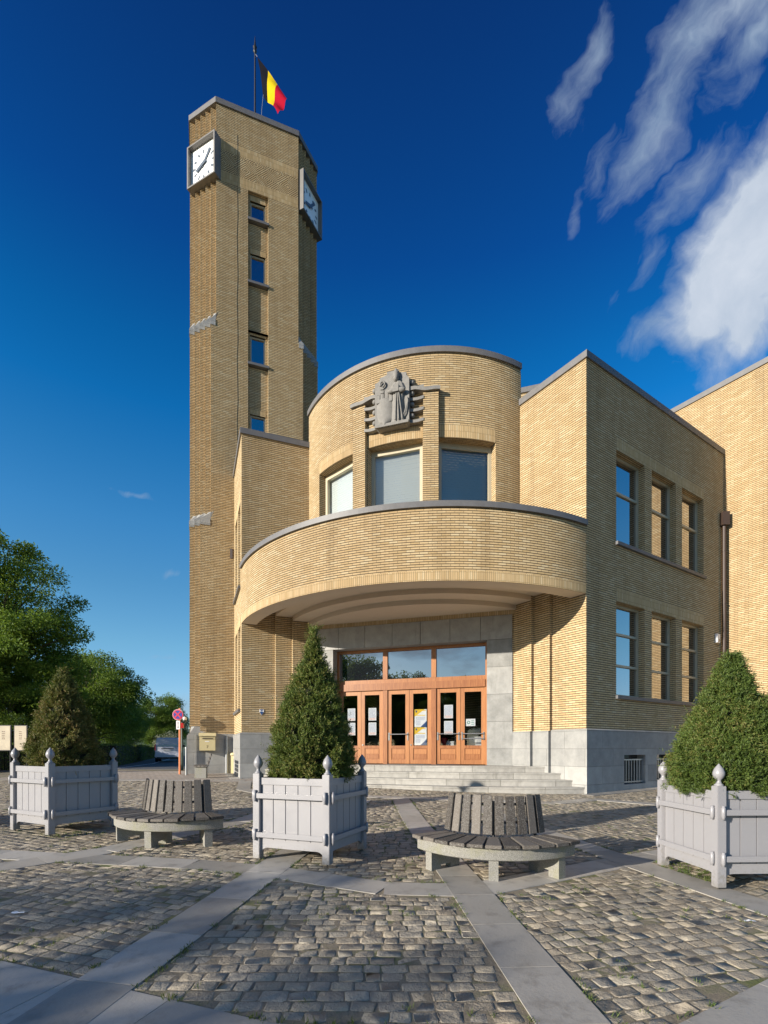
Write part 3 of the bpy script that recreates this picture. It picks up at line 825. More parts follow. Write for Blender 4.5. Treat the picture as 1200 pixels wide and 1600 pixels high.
# ------------------------------------------------------------------ clock tower
TB = R(70.2); bx, by = sin(TB), cos(TB)
SX, SY = -7.87, 20.28; TW = 5.44
def T2(u, v): return (SX+bx*u-by*v, SY+by*u+bx*v)
def T(u, v, z): x, y = T2(u, v); return (x, y, z+E)
pt = lambda t, o, z: T(t, -o, z)                       # front face mapping
tower = thing("clock_tower", "tall yellow brick clock tower with stepped corners and a flag on its flat top", "tower", (*T2(TW/2, TW/2), .72))
ST = .205
def plan(nst, off=0):
    c = nst*ST; a = []
    # left-front corner, from the left side to the front
    for k in range(nst): a += [(k*ST, c-k*ST), ((k+1)*ST, c-k*ST)]
    a.append((c, 0))
    fr = (TW-c, 0)
    b = [(TW-v, u) for u, v in a[::-1]]                # right-front: mirrored
    b = [(TW-p[0], p[1]) for p in a[::-1]]
    return a + b
def stage(nst, z0, z1, ops=()):
    m = MB(); P = plan(nst); path = [(0, TW)] + P + [(TW, TW)]
    # front face handled apart because of its slot
    c = nst*ST
    i0 = P.index((c, 0)); 
    left = [(0, TW)] + P[:i0+1]; right = P[i0+1:] + [(TW, TW)]
    for q in (left, right):
        m.ribbon([T2(*p) for p in q], 0, 0, z0+E, z1+E)
    m.ribbon([T2(TW, TW), T2(0, TW)], 0, 0, z0+E, z1+E)
    m.wall(pt, c, TW-c, z0, z1, ops, .13)
    return m.build("wall", M["brick"], tower)
SL0, SL1 = 2.30, 3.13          # window slot
Z0, Z1, Z2, ZT = PLT-.05, 9.35, 17.6, 26.55
SLT = 23.45
stage(2, Z0, Z1)
stage(4, Z1, Z2, [(SL0, SL1, 12.0, Z2)])
stage(5, Z2, ZT, [(SL0, SL1, Z2, SLT)])
# brick at the back of the slot, with window holes
wins = [(22.32, 23.18), (19.68, 20.95), (16.25, 17.5), (12.9, 14.15)]
a, b = SL0+.10, SL1-.10
m = MB(); m.wall(pt, SL0, SL1, 12.0, SLT, [(a, b, c, d) for c, d in wins], .14, off=-.13); m.build("slot_wall", M["brick"], tower)
for c, d in wins:
    f = MB(); w = .06
    f.bar(pt, a, a+w, -.30, -.20, c, d); f.bar(pt, b-w, b, -.30, -.20, c, d); f.bar(pt, a+w, b-w, -.30, -.20, d-w, d); f.bar(pt, a+w, b-w, -.30, -.20, c, c+w)
    fo = f.build("window", M["frame_paint"], tower)
    g = MB(); g.face([pt(a+w,-.25,c+w),pt(b-w,-.25,c+w),pt(b-w,-.25,d-w),pt(a+w,-.25,d-w)]); g.build("pane", M["glass_reflective"], fo)
    s = MB(); s.bar(pt, SL0-.02, SL1+.03, -.30, .05, c-.10, c); s.build("sill", M["coping_metal"], fo)
    s = MB(); s.bar(pt, a-.02, b+.02, -.2, -.122, d, d+.22); s.build("lintel", M["soldier_brick"], fo)
# stone caps where the corners step out
def cap(nlow, nup, z):
    for side in (0, 1):
        c = nlow*ST; m = MB()
        pts = []
        for k in range(nlow): pts += [(k*ST, c-k*ST), ((k+1)*ST, c-k*ST)]
        pts.append((c, 0)); C = nup*ST; pts = [(0, C-.02)]+pts+[(C-.02, 0)]
        if side: pts = [(TW-u, v) for u, v in pts][::-1]
        q = [T2(*p) for p in pts]
        m.ribbon(q, -.3, .02, z-.20+E, z+.04+E)
        # sloped weathering behind
        n = len(q)
        inn = [(0+.0, C+.12), (C+.12, 0.0)]
        if side: inn = [(TW-u, v) for u, v in inn][::-1]
        A, B = T2(*inn[0]), T2(*inn[1])
        for i in range(n-1):
            f0, f1 = i/(n-1), (i+1)/(n-1)
            p0 = (A[0]+(B[0]-A[0])*f0, A[1]+(B[1]-A[1])*f0); p1 = (A[0]+(B[0]-A[0])*f1, A[1]+(B[1]-A[1])*f1)
            m.face([(*q[i], z+.045+E), (*q[i+1], z+.045+E), (*p1, z+.42+E), (*p0, z+.42+E)])
        m.build("ledge", M["bluestone_block"], tower)
cap(2, 4, Z1); cap(4, 5, Z2)
# coping along the straight chamfers
c = 5*ST
oct_ = [(0, TW-c), (0, c), (c, 0), (TW-c, 0), (TW, c), (TW, TW-c), (TW-c, TW), (c, TW)]
m = MB(); m.ribbon([T2(*p) for p in oct_], -.5, .05, ZT+E, ZT+.22+E, closed=True); m.build("coping", M["coping_metal"], tower)
m = MB(); m.poly([T2(*p) for p in oct_], ZT+.05+E); m.build("roof", M["roof_felt"], tower)
# decorative band between the clocks
c0, c1 = c+.02, TW-c-.02
for z, h, mt in ((24.75,.40,"soldier_brick"), (23.87,.88,"herringbone_brick"), (23.47,.40,"soldier_brick")):
    m = MB(); m.bar(pt, c0, c1, -.03, .004, z, z+h); m.build("brick_band", M[mt], tower)
# clocks
def clock(u0, v0, du, dv):
    x0, y0 = T2(u0, v0); x1, y1 = T2(u0+du, v0+dv)
    L = math.dist((x0,y0),(x1,y1)); dx, dy = (x1-x0)/L, (y1-y0)/L
    pk = lambda t, o, z: (x0+dx*t+dy*o, y0+dy*t-dx*o, z+E)
    zb, h = 23.44, 1.74; w0, w1 = .06, L+.13
    t = .07; o1, o0 = .22, -.28
    f = MB()
    f.bar(pk, w0, w0+t, o0, o1, zb, zb+h); f.bar(pk, w1-t, w1, o0, o1, zb, zb+h)
    f.bar(pk, w0+t, w1-t, o0, o1, zb, zb+t*.8); f.bar(pk, w0+t, w1-t, o0, o1, zb+h-t*.8, zb+h)
    fo = f.build("clock", M["clock_frame"], tower)
    g = MB(); g.bar(pk, w0+t, w1-t, .008, .04, zb+t*.8, zb+h-t*.8); g.build("dial", M["dial_white"], fo)
    cxm, czm, rr = (w0+w1)/2, zb+h/2, .60
    for i in range(12):
        th = 2*pi*i/12; s, c_ = sin(th), cos(th)
        q = []
        for r_, e in ((rr-.15,-.042),(rr-.15,.042),(rr,.042),(rr,-.042)):
            q.append(pk(cxm+s*r_+c_*e, .045, czm+c_*r_-s*e))
        k_ = MB(); k_.face(q); k_.build("hour_mark", M["hand_grey"], fo)
    def hand(deg, ln, wd, o):
        th = R(deg); s, c_ = sin(th), cos(th); hm = MB()
        c8 = []
        for oo in (o, o+.012):
            for r_, e in ((-.16,-wd),(-.16,wd),(ln,wd*.9),(ln,-wd*.9)):
                c8.append(pk(cxm+s*r_+c_*e, oo, czm+c_*r_-s*e))
        hm.hexa(c8); return hm
    hand(38, .60, .055, .06).build("hand", M["hand_grey"], fo)
    hand(243, .42, .066, .085).build("hand", M["hand_grey"], fo)
clock(0, c, c, -c); clock(TW-c, 0, c, c)
# conductor cable, plinth, sloped stone
m = MB(); sc = 1.02+.85
m.tube([pt(sc+.02*sin(i*2.1)*(i>0), .003, 25.6-i*.85) for i in range(16)], .007, 5); m.build("conductor_cable", M["black"], tower)
m = MB(); m.ribbon([T2(0, TW), T2(0, 0), T2(TW, 0), T2(TW, TW)], -.2, .09, ZB+E, PLT+E, caps=False)
m.ribbon([T2(0, TW), T2(0, 0), T2(TW, 0), T2(TW, TW)], -.2, .05, PLT+E, PLT+.06+E, caps=False)
m.build("plinth", M["bluestone_block"], tower)
m = MB()
q0 = [(.0,.42),(.0,-.06),(.52,-.06),(.52,.42)]; q1 = [(.06,.42),(.2,.12),(.5,.12),(.5,.42)]
P0 = [T2(*p) for p in q0]; P1 = [T2(*p) for p in q1]
m.hexa([(*p, PLT+.06+E) for p in P0]+[(*p, PLT+.36+E) for p in P1]); m.build("corner_stone", M["bluestone_trim"], tower)

# flagpole and flag
fx, fy = T2(TW/2+.12, TW/2)
pole = thing("flagpole", "slim dark flagpole standing on top of the clock tower", "flagpole", (fx, fy, ZT+.05+E))
m = MB(); m.tube([(fx,fy,ZT+.04+E),(fx,fy,33.2+E)], [.055,.035], 8); m.build("pole", M["dark_metal"], pole)
m = MB(); m.lathe([(.03,0),(.09,.08),(.05,.16),(.10,.26),(.05,.36),(.03,.55),(.002,.85)], (fx,fy,33.0+E), 10); m.build("finial", M["black"], pole)
def pxp(px, py, Y): return Vector(((px-600)/784*Y, Y, E-(py-1170)/784*Y))
flag = thing("flag", "black, yellow and red tricolour flag drooping from the tower's pole", "flag", (fx, fy, 31.5+E))
HT, HB, FT, FB = pxp(402,89,fy-.05), pxp(411.5,148,fy-.35), pxp(449.5,157,fy-.9), pxp(434,180,fy-1.3)
def fp(u, v):
    p = HT.lerp(FT, u).lerp(HB.lerp(FB, u), v)
    p = p + Vector((0, 1, 0))*(.10*sin(v*8+u*4)*(.3+.5*u)) + Vector((.03*sin(u*5+v*4), 0, .10*sin(pi*u)*(1-v)-.05*sin(2*pi*u)*v))
    return p
for k, (nm, mt) in enumerate((("black_stripe","flag_black"),("yellow_stripe","flag_yellow"),("red_stripe","flag_red"))):
    m = MB(); m.grid([[fp((k+i/8)/3, j/18) for j in range(19)] for i in range(9)]); m.build(nm, M[mt], flag)
m = MB(); m.tube([HB, pxp(409,172,fy-.3), pxp(408.5,186,fy-.3)], .012, 5); m.tube([HT, (fx,fy,HT.z+.25)], .012, 5); m.build("halyard", M["grey_metal"], flag)
# ------------------------------------------------------------------ ground sheets
def sheet(name, xs, ys, dz, mat, kind="structure", keep=None):
    m = MB(); P = [[(x, y, gz(x, y)+dz) for x in xs] for y in ys]
    m.grid(P, [[(x, y) for x in xs] for y in ys], smooth=True)
    o = m.build(name, M[mat]); o["kind"] = kind; return o
def lin(a, b, n): return [a+(b-a)*i/n for i in range(n+1)]
far = [-900,-400,-200,-100,-60]
sheet("ground", far+lin(-40, 40, 40)+[60,100,200,400,900], [-300,-150,-80]+lin(-50, 60, 55)+[80,120,200,400,900], -.06, "verge" if "verge" in M else "hill_green")
sheet("plaza_bed", lin(-16, 16, 64), lin(-14, 24, 76), -.0015, "joint_soil")
simple("grass_verge", (.06,.085,.025), .9, 0, .4, 3., .02)
# road and pavement along the street beside the tower
sheet("road", lin(-30, -5, 25), lin(21.6, 110, 60), -.005, "asphalt")
sheet("pavement", lin(-13.5, -4.2, 20), lin(16.6, 22.3, 14), .004, "sidewalk")
# painted parking line
m = MB()
def gl(p0, p1, w, dz, mb):
    a, b = Vector(p0), Vector(p1); d = (b-a).normalized(); nn = Vector((d.y, -d.x))*w/2
    N = max(1, int((b-a).length/1.5))
    for i in range(N):
        u = a.lerp(b, i/N); v = a.lerp(b, (i+1)/N)
        mb.face([(q.x, q.y, gz(q.x, q.y)+dz) for q in (u-nn, v-nn, v+nn, u+nn)])
gl((-13.0, 23.6), (-15.4, 33.5), .12, .002, m); gl((-15.4, 33.5), (-20.5, 48), .12, .002, m)
o = m.build("road_marking", M["road_paint"]); o["kind"] = "structure"
m = MB()
rx, ry = -.36, .933
for i in range(60):
    a = Vector((-16.0+rx*i, 31.0+ry*i-9)); b = a+Vector((rx, ry))*.99
    m.ribbon([a, b], -.08, .08, gz(*a)-.1, gz(*a)+.12)
o = m.build("kerb", M["bluestone_trim"]); o["kind"] = "structure"

# ------------------------------------------------------------------ slab bands
def dist_seg(P, a, b):
    a, b = np.array(a), np.array(b); d = b-a
    t = np.clip(((P-a)@d)/(d@d), 0, 1)
    return np.linalg.norm(P-(a+t[:, None]*d), axis=1)
R1 = [(-2.12, 1.7), (-1.86, 3.36), (-1.44, 6.02), (-.95, 9.2), (-.55, 12.6)]
R2 = [(1.22, 1.4), (1.11, 2.93), (.943, 5.28), (.60, 9.5), (.42, 12.9)]
R3 = [(4.75, 1.8), (3.95, 4.4), (3.32, 6.6), (2.6, 9.3), (2.0, 12.2)]
R0 = [(-6.3, 4.2), (-4.9, 5.9), (-3.9, 7.05), (-2.7, 9.4), (-2.0, 12.4)]
RING = [(-9.5, 7.45), (-5.18, 6.76), (-2.45, 6.38), (-1.4, 6.1), (0, 5.47), (.98, 5.44), (3.84, 7.1), (7.5, 9.0)]
OUT = [(-6.5, 4.75), (-2.85, 3.38), (-.72, 2.64), (1.32, 2.38), (2.72, 3.2), (6.5, 5.45)]
STEPR = [(-4.7, 17.0), (-4.1, 14.6), (-2.9, 13.3), (-.3, 13.25), (2.0, 12.85), (4.2, 12.4), (5.5, 13.2), (6.75, 12.35), (8.6, 10.6)]
LB = [(-14, 16.6), (-4.75, 17.15)]
pr_long = p_long(1)
RWB = [pr_long(t, .24, 0)[:2] for t in (-.3, 3, 6, 8.6)]
p_l = p_long(-1); LSB = [p_l(-.2, .2, 0)[:2], p_l(3.2, .2, 0)[:2]]
BANDS = [(OUT, .58), (RING, .44), (R0, .45), (R1, .45), (R2, .45), (R3, .45), (STEPR, .42), (LB, .35), (RWB, .38), (LSB, .4)]
sm = MB()
for bi, (pl_, wd) in enumerate(BANDS):
    dz = .0048+.0007*bi
    for a, b in zip(pl_, pl_[1:]):
        a, b = Vector(a), Vector(b); L = (b-a).length; d = (b-a)/L; nn = Vector((d.y, -d.x))*wd/2
        N = max(1, round(L/random.uniform(.72, 1.05)))
        cuts = [0]+sorted((i+random.uniform(-.12,.12))/N for i in range(1, N))+[1]
        for u, v in zip(cuts, cuts[1:]):
            g = .003/L; p, q = a+d*L*(u+g), a+d*L*(v-g)
            h = random.uniform(-.0004, .0004)
            tp = [(w.x, w.y, gz(w.x, w.y)+dz+h) for w in (p-nn*.985, q-nn*.985, q+nn*.985, p+nn*.985)]
            # bevelled rim
            p2, q2 = p, q
            bt = [(w.x, w.y, gz(w.x, w.y)+dz+h-.012) for w in (p2-nn*.985, q2-nn*.985, q2+nn*.985, p2+nn*.985)]
            n0 = len(sm.v); sm.v += tp+bt
            for f in ((0,1,2,3),(4,5,1,0),(5,6,2,1),(6,7,3,2),(7,4,0,3)):
                sm.f.append(tuple(n0+i for i in f)); sm.uv += [(0,0)]*4; sm.mi.append(0); sm.sm.append(False)
o = sm.build("slab_paving", M["slab_stone"]); o["kind"] = "structure"

# ------------------------------------------------------------------ cobbles
def side(P, line):          # signed x offset from a radial (positive: to its right)
    xs = np.interp(P[:, 1], [p[1] for p in line], [p[0] for p in line]); return P[:, 0]-xs
def ringy(P): return P[:, 1]-np.interp(P[:, 0], [p[0] for p in RING], [p[1] for p in RING])
def region(P):
    back = ringy(P) > 0
    r = np.where(side(P, R1) < 0, 1, np.where(side(P, R2) < 0, 2, np.where(side(P, R3) < 0, 3, 4)))
    r = np.where((side(P, R0) < 0) & (r == 1), 0, r)
    return r + 5*back
angs = {0: -28, 1: -17, 2: 1, 3: 14, 4: 30, 5: -24, 6: -14, 7: -2, 8: 12, 9: 22}
def in_building(P):
    l = (P[:, 0]-CX)*CA-(P[:, 1]-CY)*SA; a = (P[:, 0]-CX)*SA+(P[:, 1]-CY)*CA
    dr = (l-KL)*.78-(a-KA)*.625; dl = (-l-KL)*.78-(a-KA)*.625
    stp = (np.abs(l) < 5.75) & (a > -5.95+.95*np.abs(l/5.72)**3)
    return ((dr < .05) & (dl < .05) & (a > -4.96)) | stp
stones = []
for rg, ang in angs.items():
    ca, sa = cos(R(ang)), sin(R(ang)); y = -16.
    while y < 18:
        rp = random.uniform(.112, .14); x = -16+random.random()*.2
        while x < 16:
            w = random.choice((.12,.14,.155,.165,.18,.2)); cx, cy = x+w/2, y+rp/2
            X, Y = ca*cx-sa*cy, sa*cx+ca*cy+8
            if 2.0 < Y < 18.5 and abs(X) < 1.4+Y*.86: stones.append((X, Y, w, rp, ang, rg))
            x += w
        y += rp
A = np.array(stones); P = A[:, :2]
ok = (region(P) == A[:, 5]) & ~in_building(P)
for pl_, wd in BANDS:
    for a, b in zip(pl_, pl_[1:]): ok &= dist_seg(P, a, b) > wd/2+.012
ok &= ~((P[:, 0] < -4.2) & (P[:, 1] > 16.6))
ok &= np.abs(P[:, 0]) < 13
A = A[ok]; n = len(A)
def cobble_mesh(A, ks):
    n = len(A); k = len(ks); s, t = np.meshgrid(ks, ks); s, t = s.ravel(), t.ravel()
    hx = A[:, 2:3]/2-RNG.uniform(.0015, .006, (n, 1)); hy = A[:, 3:4]/2-RNG.uniform(.0015, .006, (n, 1))
    edge = np.maximum(np.abs(s), np.abs(t)); corner = (np.abs(s) > .9) & (np.abs(t) > .9)
    shr = np.where(corner, .90, 1.)
    px = hx*(s*shr)[None, :]+RNG.normal(0, .0035, (n, k*k)); py = hy*(t*shr)[None, :]+RNG.normal(0, .0035, (n, k*k))
    hgt = np.where(edge > .95, -.003, np.where(edge > .85, .0008, .0020))[None, :]
    tilt = RNG.normal(0, .013, (n, 2))
    pz = hgt + RNG.normal(0, .0012, (n, k*k)) + RNG.normal(0, .0018, (n, 1)) + px*tilt[:, :1]+py*tilt[:, 1:]
    an = np.radians(A[:, 4:5])+RNG.normal(0, .05, (n, 1))
    X = A[:, 0:1]+px*np.cos(an)-py*np.sin(an); Y = A[:, 1:2]+px*np.sin(an)+py*np.cos(an)
    v = .0324*Y-.011*X; v = np.where(v > .62, .72-.10*np.exp(-(v-.62)/.10), v)
    V = np.stack([X, Y, v+pz], -1).reshape(-1, 3)
    i = np.arange(k-1); q = (i[:, None]*k+i[None, :]).ravel(); F = np.stack([q, q+1, q+k+1, q+k], 1)
    F = (F[None]+(np.arange(n)*k*k)[:, None, None]).reshape(-1, 4)
    return V, F
nearm = np.hypot(A[:, 0], A[:, 1]) < 9
for nm, sel, ks in (("cobble_paving", nearm, [-1,-.92,-.8,.8,.92,1]), ("cobble_paving", ~nearm, [-1,-.88,.88,1])):
    V, F = cobble_mesh(A[sel], np.array(ks)); o = fast_mesh(nm, V, F, M["cobble_stone"], smooth=True); o["kind"] = "structure"

# grass in the joints
def pick(n, x0, x1, y0, y1): return np.stack([RNG.uniform(x0, x1, n), RNG.uniform(y0, y1, n)], 1)
G = [pick(900, -5, 6, 2.6, 9.5)]
for c, r_, k in (((4.3,6.1),.75,380), ((-1.0,6.95),.7,160), ((-5.1,8.6),.75,140), ((1.45,6.3),1.2,150), ((-3.2,8.0),1.2,80)):
    t = RNG.uniform(0, 2*pi, k); G.append(np.array(c)+np.stack([np.cos(t), np.sin(t)], 1)*(r_*np.sqrt(RNG.uniform(0, 1, k)))[:, None])
for pl_, wd in BANDS[:6]:
    for a, b in zip(pl_, pl_[1:]):
        a, b = np.array(a), np.array(b); d = (b-a)/np.linalg.norm(b-a); nn = np.array((d[1], -d[0]))
        k = int(np.linalg.norm(b-a)*22); u = RNG.uniform(0, 1, k)[:, None]; sd = RNG.choice([-1, 1], k)[:, None]
        G.append(a+(b-a)*u+nn*sd*(wd/2+.012+RNG.normal(0, .012, (k, 1))))
G = np.concatenate(G)
for pl_, wd in BANDS:
    for a, b in zip(pl_, pl_[1:]): G = G[dist_seg(G, a, b) > wd/2+.002]
cl = np.array([mnoise.noise((p[0]*.9, p[1]*.9, 3.)) for p in G]); G = G[(cl > -.02) & ~in_building(G)]
C = np.repeat(G, 9, 0); C = C+RNG.normal(0, .016, C.shape)
z = .0324*C[:, 1]-.011*C[:, 0]-.004
D = np.stack([RNG.normal(0, .55, len(C)), RNG.normal(0, .55, len(C)), np.full(len(C), 1.)], 1)
V, F = leaf_quads(np.column_stack([C, z]), D, RNG.uniform(.018, .05, len(C)), .006)
o = fast_mesh("grass_tufts", V, F, M["grass_blade"]); o["kind"] = "stuff"

# ------------------------------------------------------------------ planters
H_P = 1.13
def make_planter():
    root = thing("planter_box", "grey wooden box planter in front of the doors, holding the slim conical yew", "planter", (0,0,0), group="white-grey box planters on the square")
    hw = .52; pw = .052
    for sx in (-1, 1):
        for sy in (-1, 1):
            m = MB(); x, y = sx*hw, sy*hw
            m.box(x-pw, x+pw, y-pw, y+pw, .012, H_P)
            po = m.build("post", M["planter_paint"], root, bevel=.006)
            m = MB(); m.lathe([(.012,0),(.012,.03)], (x, y, -.015), 8); m.build("foot", M["black"], po)
            m = MB(); m.lathe([(.001,0),(.046,.0),(.048,.012),(.03,.028),(.021,.055),(.026,.068),(.050,.095),(.061,.125),(.060,.15),(.046,.19),(.024,.22),(.007,.242),(.0005,.248)], (x, y, H_P), 24)
            m.build("finial", M["planter_paint"], po)
    sid = [lambda t, o, z: (t, -hw-o, z), lambda t, o, z: (hw+o, t, z), lambda t, o, z: (-t, hw+o, z), lambda t, o, z: (-hw-o, -t, z)]
    for p in sid:
        m = MB(); a = hw-pw
        # five boards with grooves, top rail and scalloped skirt
        nb = 5
        for k in range(nb):
            t0 = -a+2*a*k/nb+.006; t1 = -a+2*a*(k+1)/nb-.006
            m.bar(p, t0, t1, -.02, .006, .26, 1.0)
        m.bar(p, -a, a, -.022, -.004, .24, 1.02)
        m.bar(p, -a, a, -.022, .022, .985, 1.075)
        N = 16; top = .265
        def zb(t):
            e = a-abs(t)
            return .155 if e > .10 else .155-.09*(1-math.sqrt(max(0, 1-(1-e/.10)**2)))
        ts = [-a+.10*(1-cos(pi/2*i/6)) for i in range(7)]; ts = ts+[-x for x in ts[::-1]]
        for t0, t1 in zip(ts, ts[1:]):
            if t1-t0 < 1e-6: continue
            m.hexa([p(t0,.010,zb(t0)),p(t1,.010,zb(t1)),p(t1,-.02,zb(t1)),p(t0,-.02,zb(t0)),p(t0,.010,top),p(t1,.010,top),p(t1,-.02,top),p(t0,-.02,top)])
        m.build("panel", M["planter_paint"], root)
        for z in (.33, .84):
            m = MB(); m.bar(p, -a-.03, a+.03, .052, .08, z-.032, z+.032)
            m.bar(p, -a-.0, a+.0, .02, .052, z-.012, z+.012)
            ro = m.build("rail", M["planter_paint"], root, bevel=.004)
            for s in (-1, 1):
                h = MB(); c = p(s*(a+.052), .075, 0)
                h.lathe([(.001,-.075),(.016,-.075),(.016,-.055),(.021,-.05),(.021,.05),(.016,.055),(.016,.075),(.001,.075)], (c[0], c[1], z), 12)
                h.bar(p, *sorted((s*(a+.01), s*(a+.062))), .045, .06, z-.05, z+.05)
                h.build("hinge", M["planter_paint"], ro)
    m = MB(); N = 10
    m.grid([[(-hw+2*hw*i/N, -hw+2*hw*j/N, .99+.03*mnoise.noise((i*.7, j*.7, 0))) for i in range(N+1)] for j in range(N+1)])
    m.build("soil", M["potting_soil"], root)
    return root
pl0 = make_planter()
specs = [((-.705, 6.28), -21.9+0, "c"), ((-5.23, 7.86), -28.5, "l"), ((3.71, 5.56), 2.0, "r")]
PC = {}
labels = {"c": "pale grey wooden box planter standing before the doors, holding the slender yew cone",
          "l": "pale grey wooden box planter beside the hedge side of the square, holding the browned yew",
          "r": "pale grey wooden box planter in front of the tall windows, holding the broad bright yew"}
for i, ((nx, ny), ang, key) in enumerate(specs):
    o = pl0 if i == 0 else copy_tree(pl0)
    th = R(ang); u = Vector((cos(th), sin(th))); v = Vector((-sin(th), cos(th)))     # local x, y
    if key == "r":       # near corner is the local (-,-) post
        c = Vector((nx, ny))+u*.52+v*.52
    else:                # near corner is local (+,-): faces to the left and to the right-back
        c = Vector((nx, ny))-u*.52+v*.52
    o.location = (c.x, c.y, gz(c.x, c.y)-.012+.02); o.rotation_euler = (0, 0, th)
    o["label"] = labels[key]; PC[key] = c

# ------------------------------------------------------------------ yews in the planters
def yew(name, label, c, rb, H, ex, mat, seed, nsp, spire=0., lean=(0, 0)):
    rng = np.random.default_rng(seed); z0 = gz(c.x, c.y)+1.04
    root = thing(name, label, "conical yew", (c.x, c.y, z0), group="yews in the box planters")
    def prof(f): return rb*np.power(np.clip(1-f, 0, 1), ex)*(.80+.2*np.clip(f*5, 0, 1))+.035*np.clip(1-f, 0, .5)
    N = nsp; f = rng.uniform(0, 1, N*4); keep = rng.uniform(0, 1, N*4) < (prof(f)/rb)*.92+.06; f = f[keep][:N]
    K = 9; f = np.repeat(f[:N//K], K); n = len(f); th = np.repeat(rng.uniform(0, 2*pi, n//K), K)
    bump = np.array([mnoise.noise((2.6*cos(t), 2.6*sin(t), q*4.2+seed))+.6*mnoise.noise((6*cos(t), 6*sin(t), q*10+seed)) for t, q in zip(th, f)])
    depth = np.repeat(np.abs(rng.normal(0, .12, n//K)), K)
    r = prof(f)*(1+.25*bump)*(1.04-depth)
    jit = rng.normal(0, .026, (n, 3))
    X = np.cos(th)*r+lean[0]*f+jit[:, 0]; Y = np.sin(th)*r+lean[1]*f+jit[:, 1]; Z = f*H+jit[:, 2]
    out = np.stack([np.cos(th), np.sin(th), np.full(n, .5)+f*.8], 1)+np.repeat(rng.normal(0, .42, (n//K, 3)), K, 0)+rng.normal(0, .28, (n, 3))
    out /= np.linalg.norm(out, axis=1, keepdims=True)
    # long shoots poking out
    L = rng.uniform(.05, .10, n)*(1+(rng.uniform(0, 1, n) > .95)*rng.uniform(.4, 1.6, n))
    base = np.stack([X, Y, Z], 1)
    if spire:                    # loose leading shoots above the clipped cone
        ns = 130; q = rng.uniform(0, 1, ns)
        base = np.concatenate([base, np.stack([lean[0]+rng.normal(0, .035, ns)*(1.2-q), lean[1]+rng.normal(0, .035, ns)*(1.2-q), H*.93+spire*q], 1)])
        out = np.concatenate([out, np.stack([rng.normal(0, .6, ns), rng.normal(0, .6, ns), np.full(ns, .8)], 1)]); L = np.concatenate([L, rng.uniform(.06, .13, ns)]); n = len(base)
    Cs, Ds = [], []
    side_ = np.cross(out, rng.normal(size=(n, 3))); side_ /= np.linalg.norm(side_, axis=1, keepdims=True)
    for j in range(6):
        a = base+out*(L*(j/6.))[:, None]
        for s in (-1, 1):
            Cs.append(a); Ds.append(out*.75+side_*s+rng.normal(0, .18, (n, 3)))
    Cs = np.concatenate(Cs)+np.array((c.x, c.y, z0)); Ds = np.concatenate(Ds)
    V, F = leaf_quads(Cs, Ds, rng.uniform(.024, .042, len(Cs)), .0095, .15)
    fo = fast_mesh("foliage", V, F, M[mat], root)
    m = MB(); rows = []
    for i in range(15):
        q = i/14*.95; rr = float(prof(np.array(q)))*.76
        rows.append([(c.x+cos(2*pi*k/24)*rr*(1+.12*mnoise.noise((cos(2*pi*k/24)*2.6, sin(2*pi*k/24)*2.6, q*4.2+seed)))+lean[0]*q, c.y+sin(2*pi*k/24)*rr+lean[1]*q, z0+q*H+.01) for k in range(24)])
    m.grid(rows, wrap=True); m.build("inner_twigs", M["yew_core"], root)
    m = MB(); m.tube([(c.x, c.y, z0-.05), (c.x+lean[0], c.y+lean[1], z0+H*.97)], [.045, .006], 7); m.build("trunk", M["bark"], root)
    return root
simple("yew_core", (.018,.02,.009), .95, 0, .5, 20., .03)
yew("yew_cone", "slim dark yew cone with a wispy tip in the box before the doors", PC["c"], .60, 1.90, .92, "yew_leaf", 3, 11500, lean=(.02, 0), spire=.3)
yew("yew_cone", "brown-tinged thin yew cone in the box nearest the hedge", PC["l"], .52, 1.64, .85, "yew_leaf_brown", 8, 8500, lean=(-.05, 0))
yew("yew_cone", "broad bushy bright green yew, widest of the cones, by the tall windows", PC["r"], .65, 1.63, .93, "yew_leaf_bright", 5, 17000)

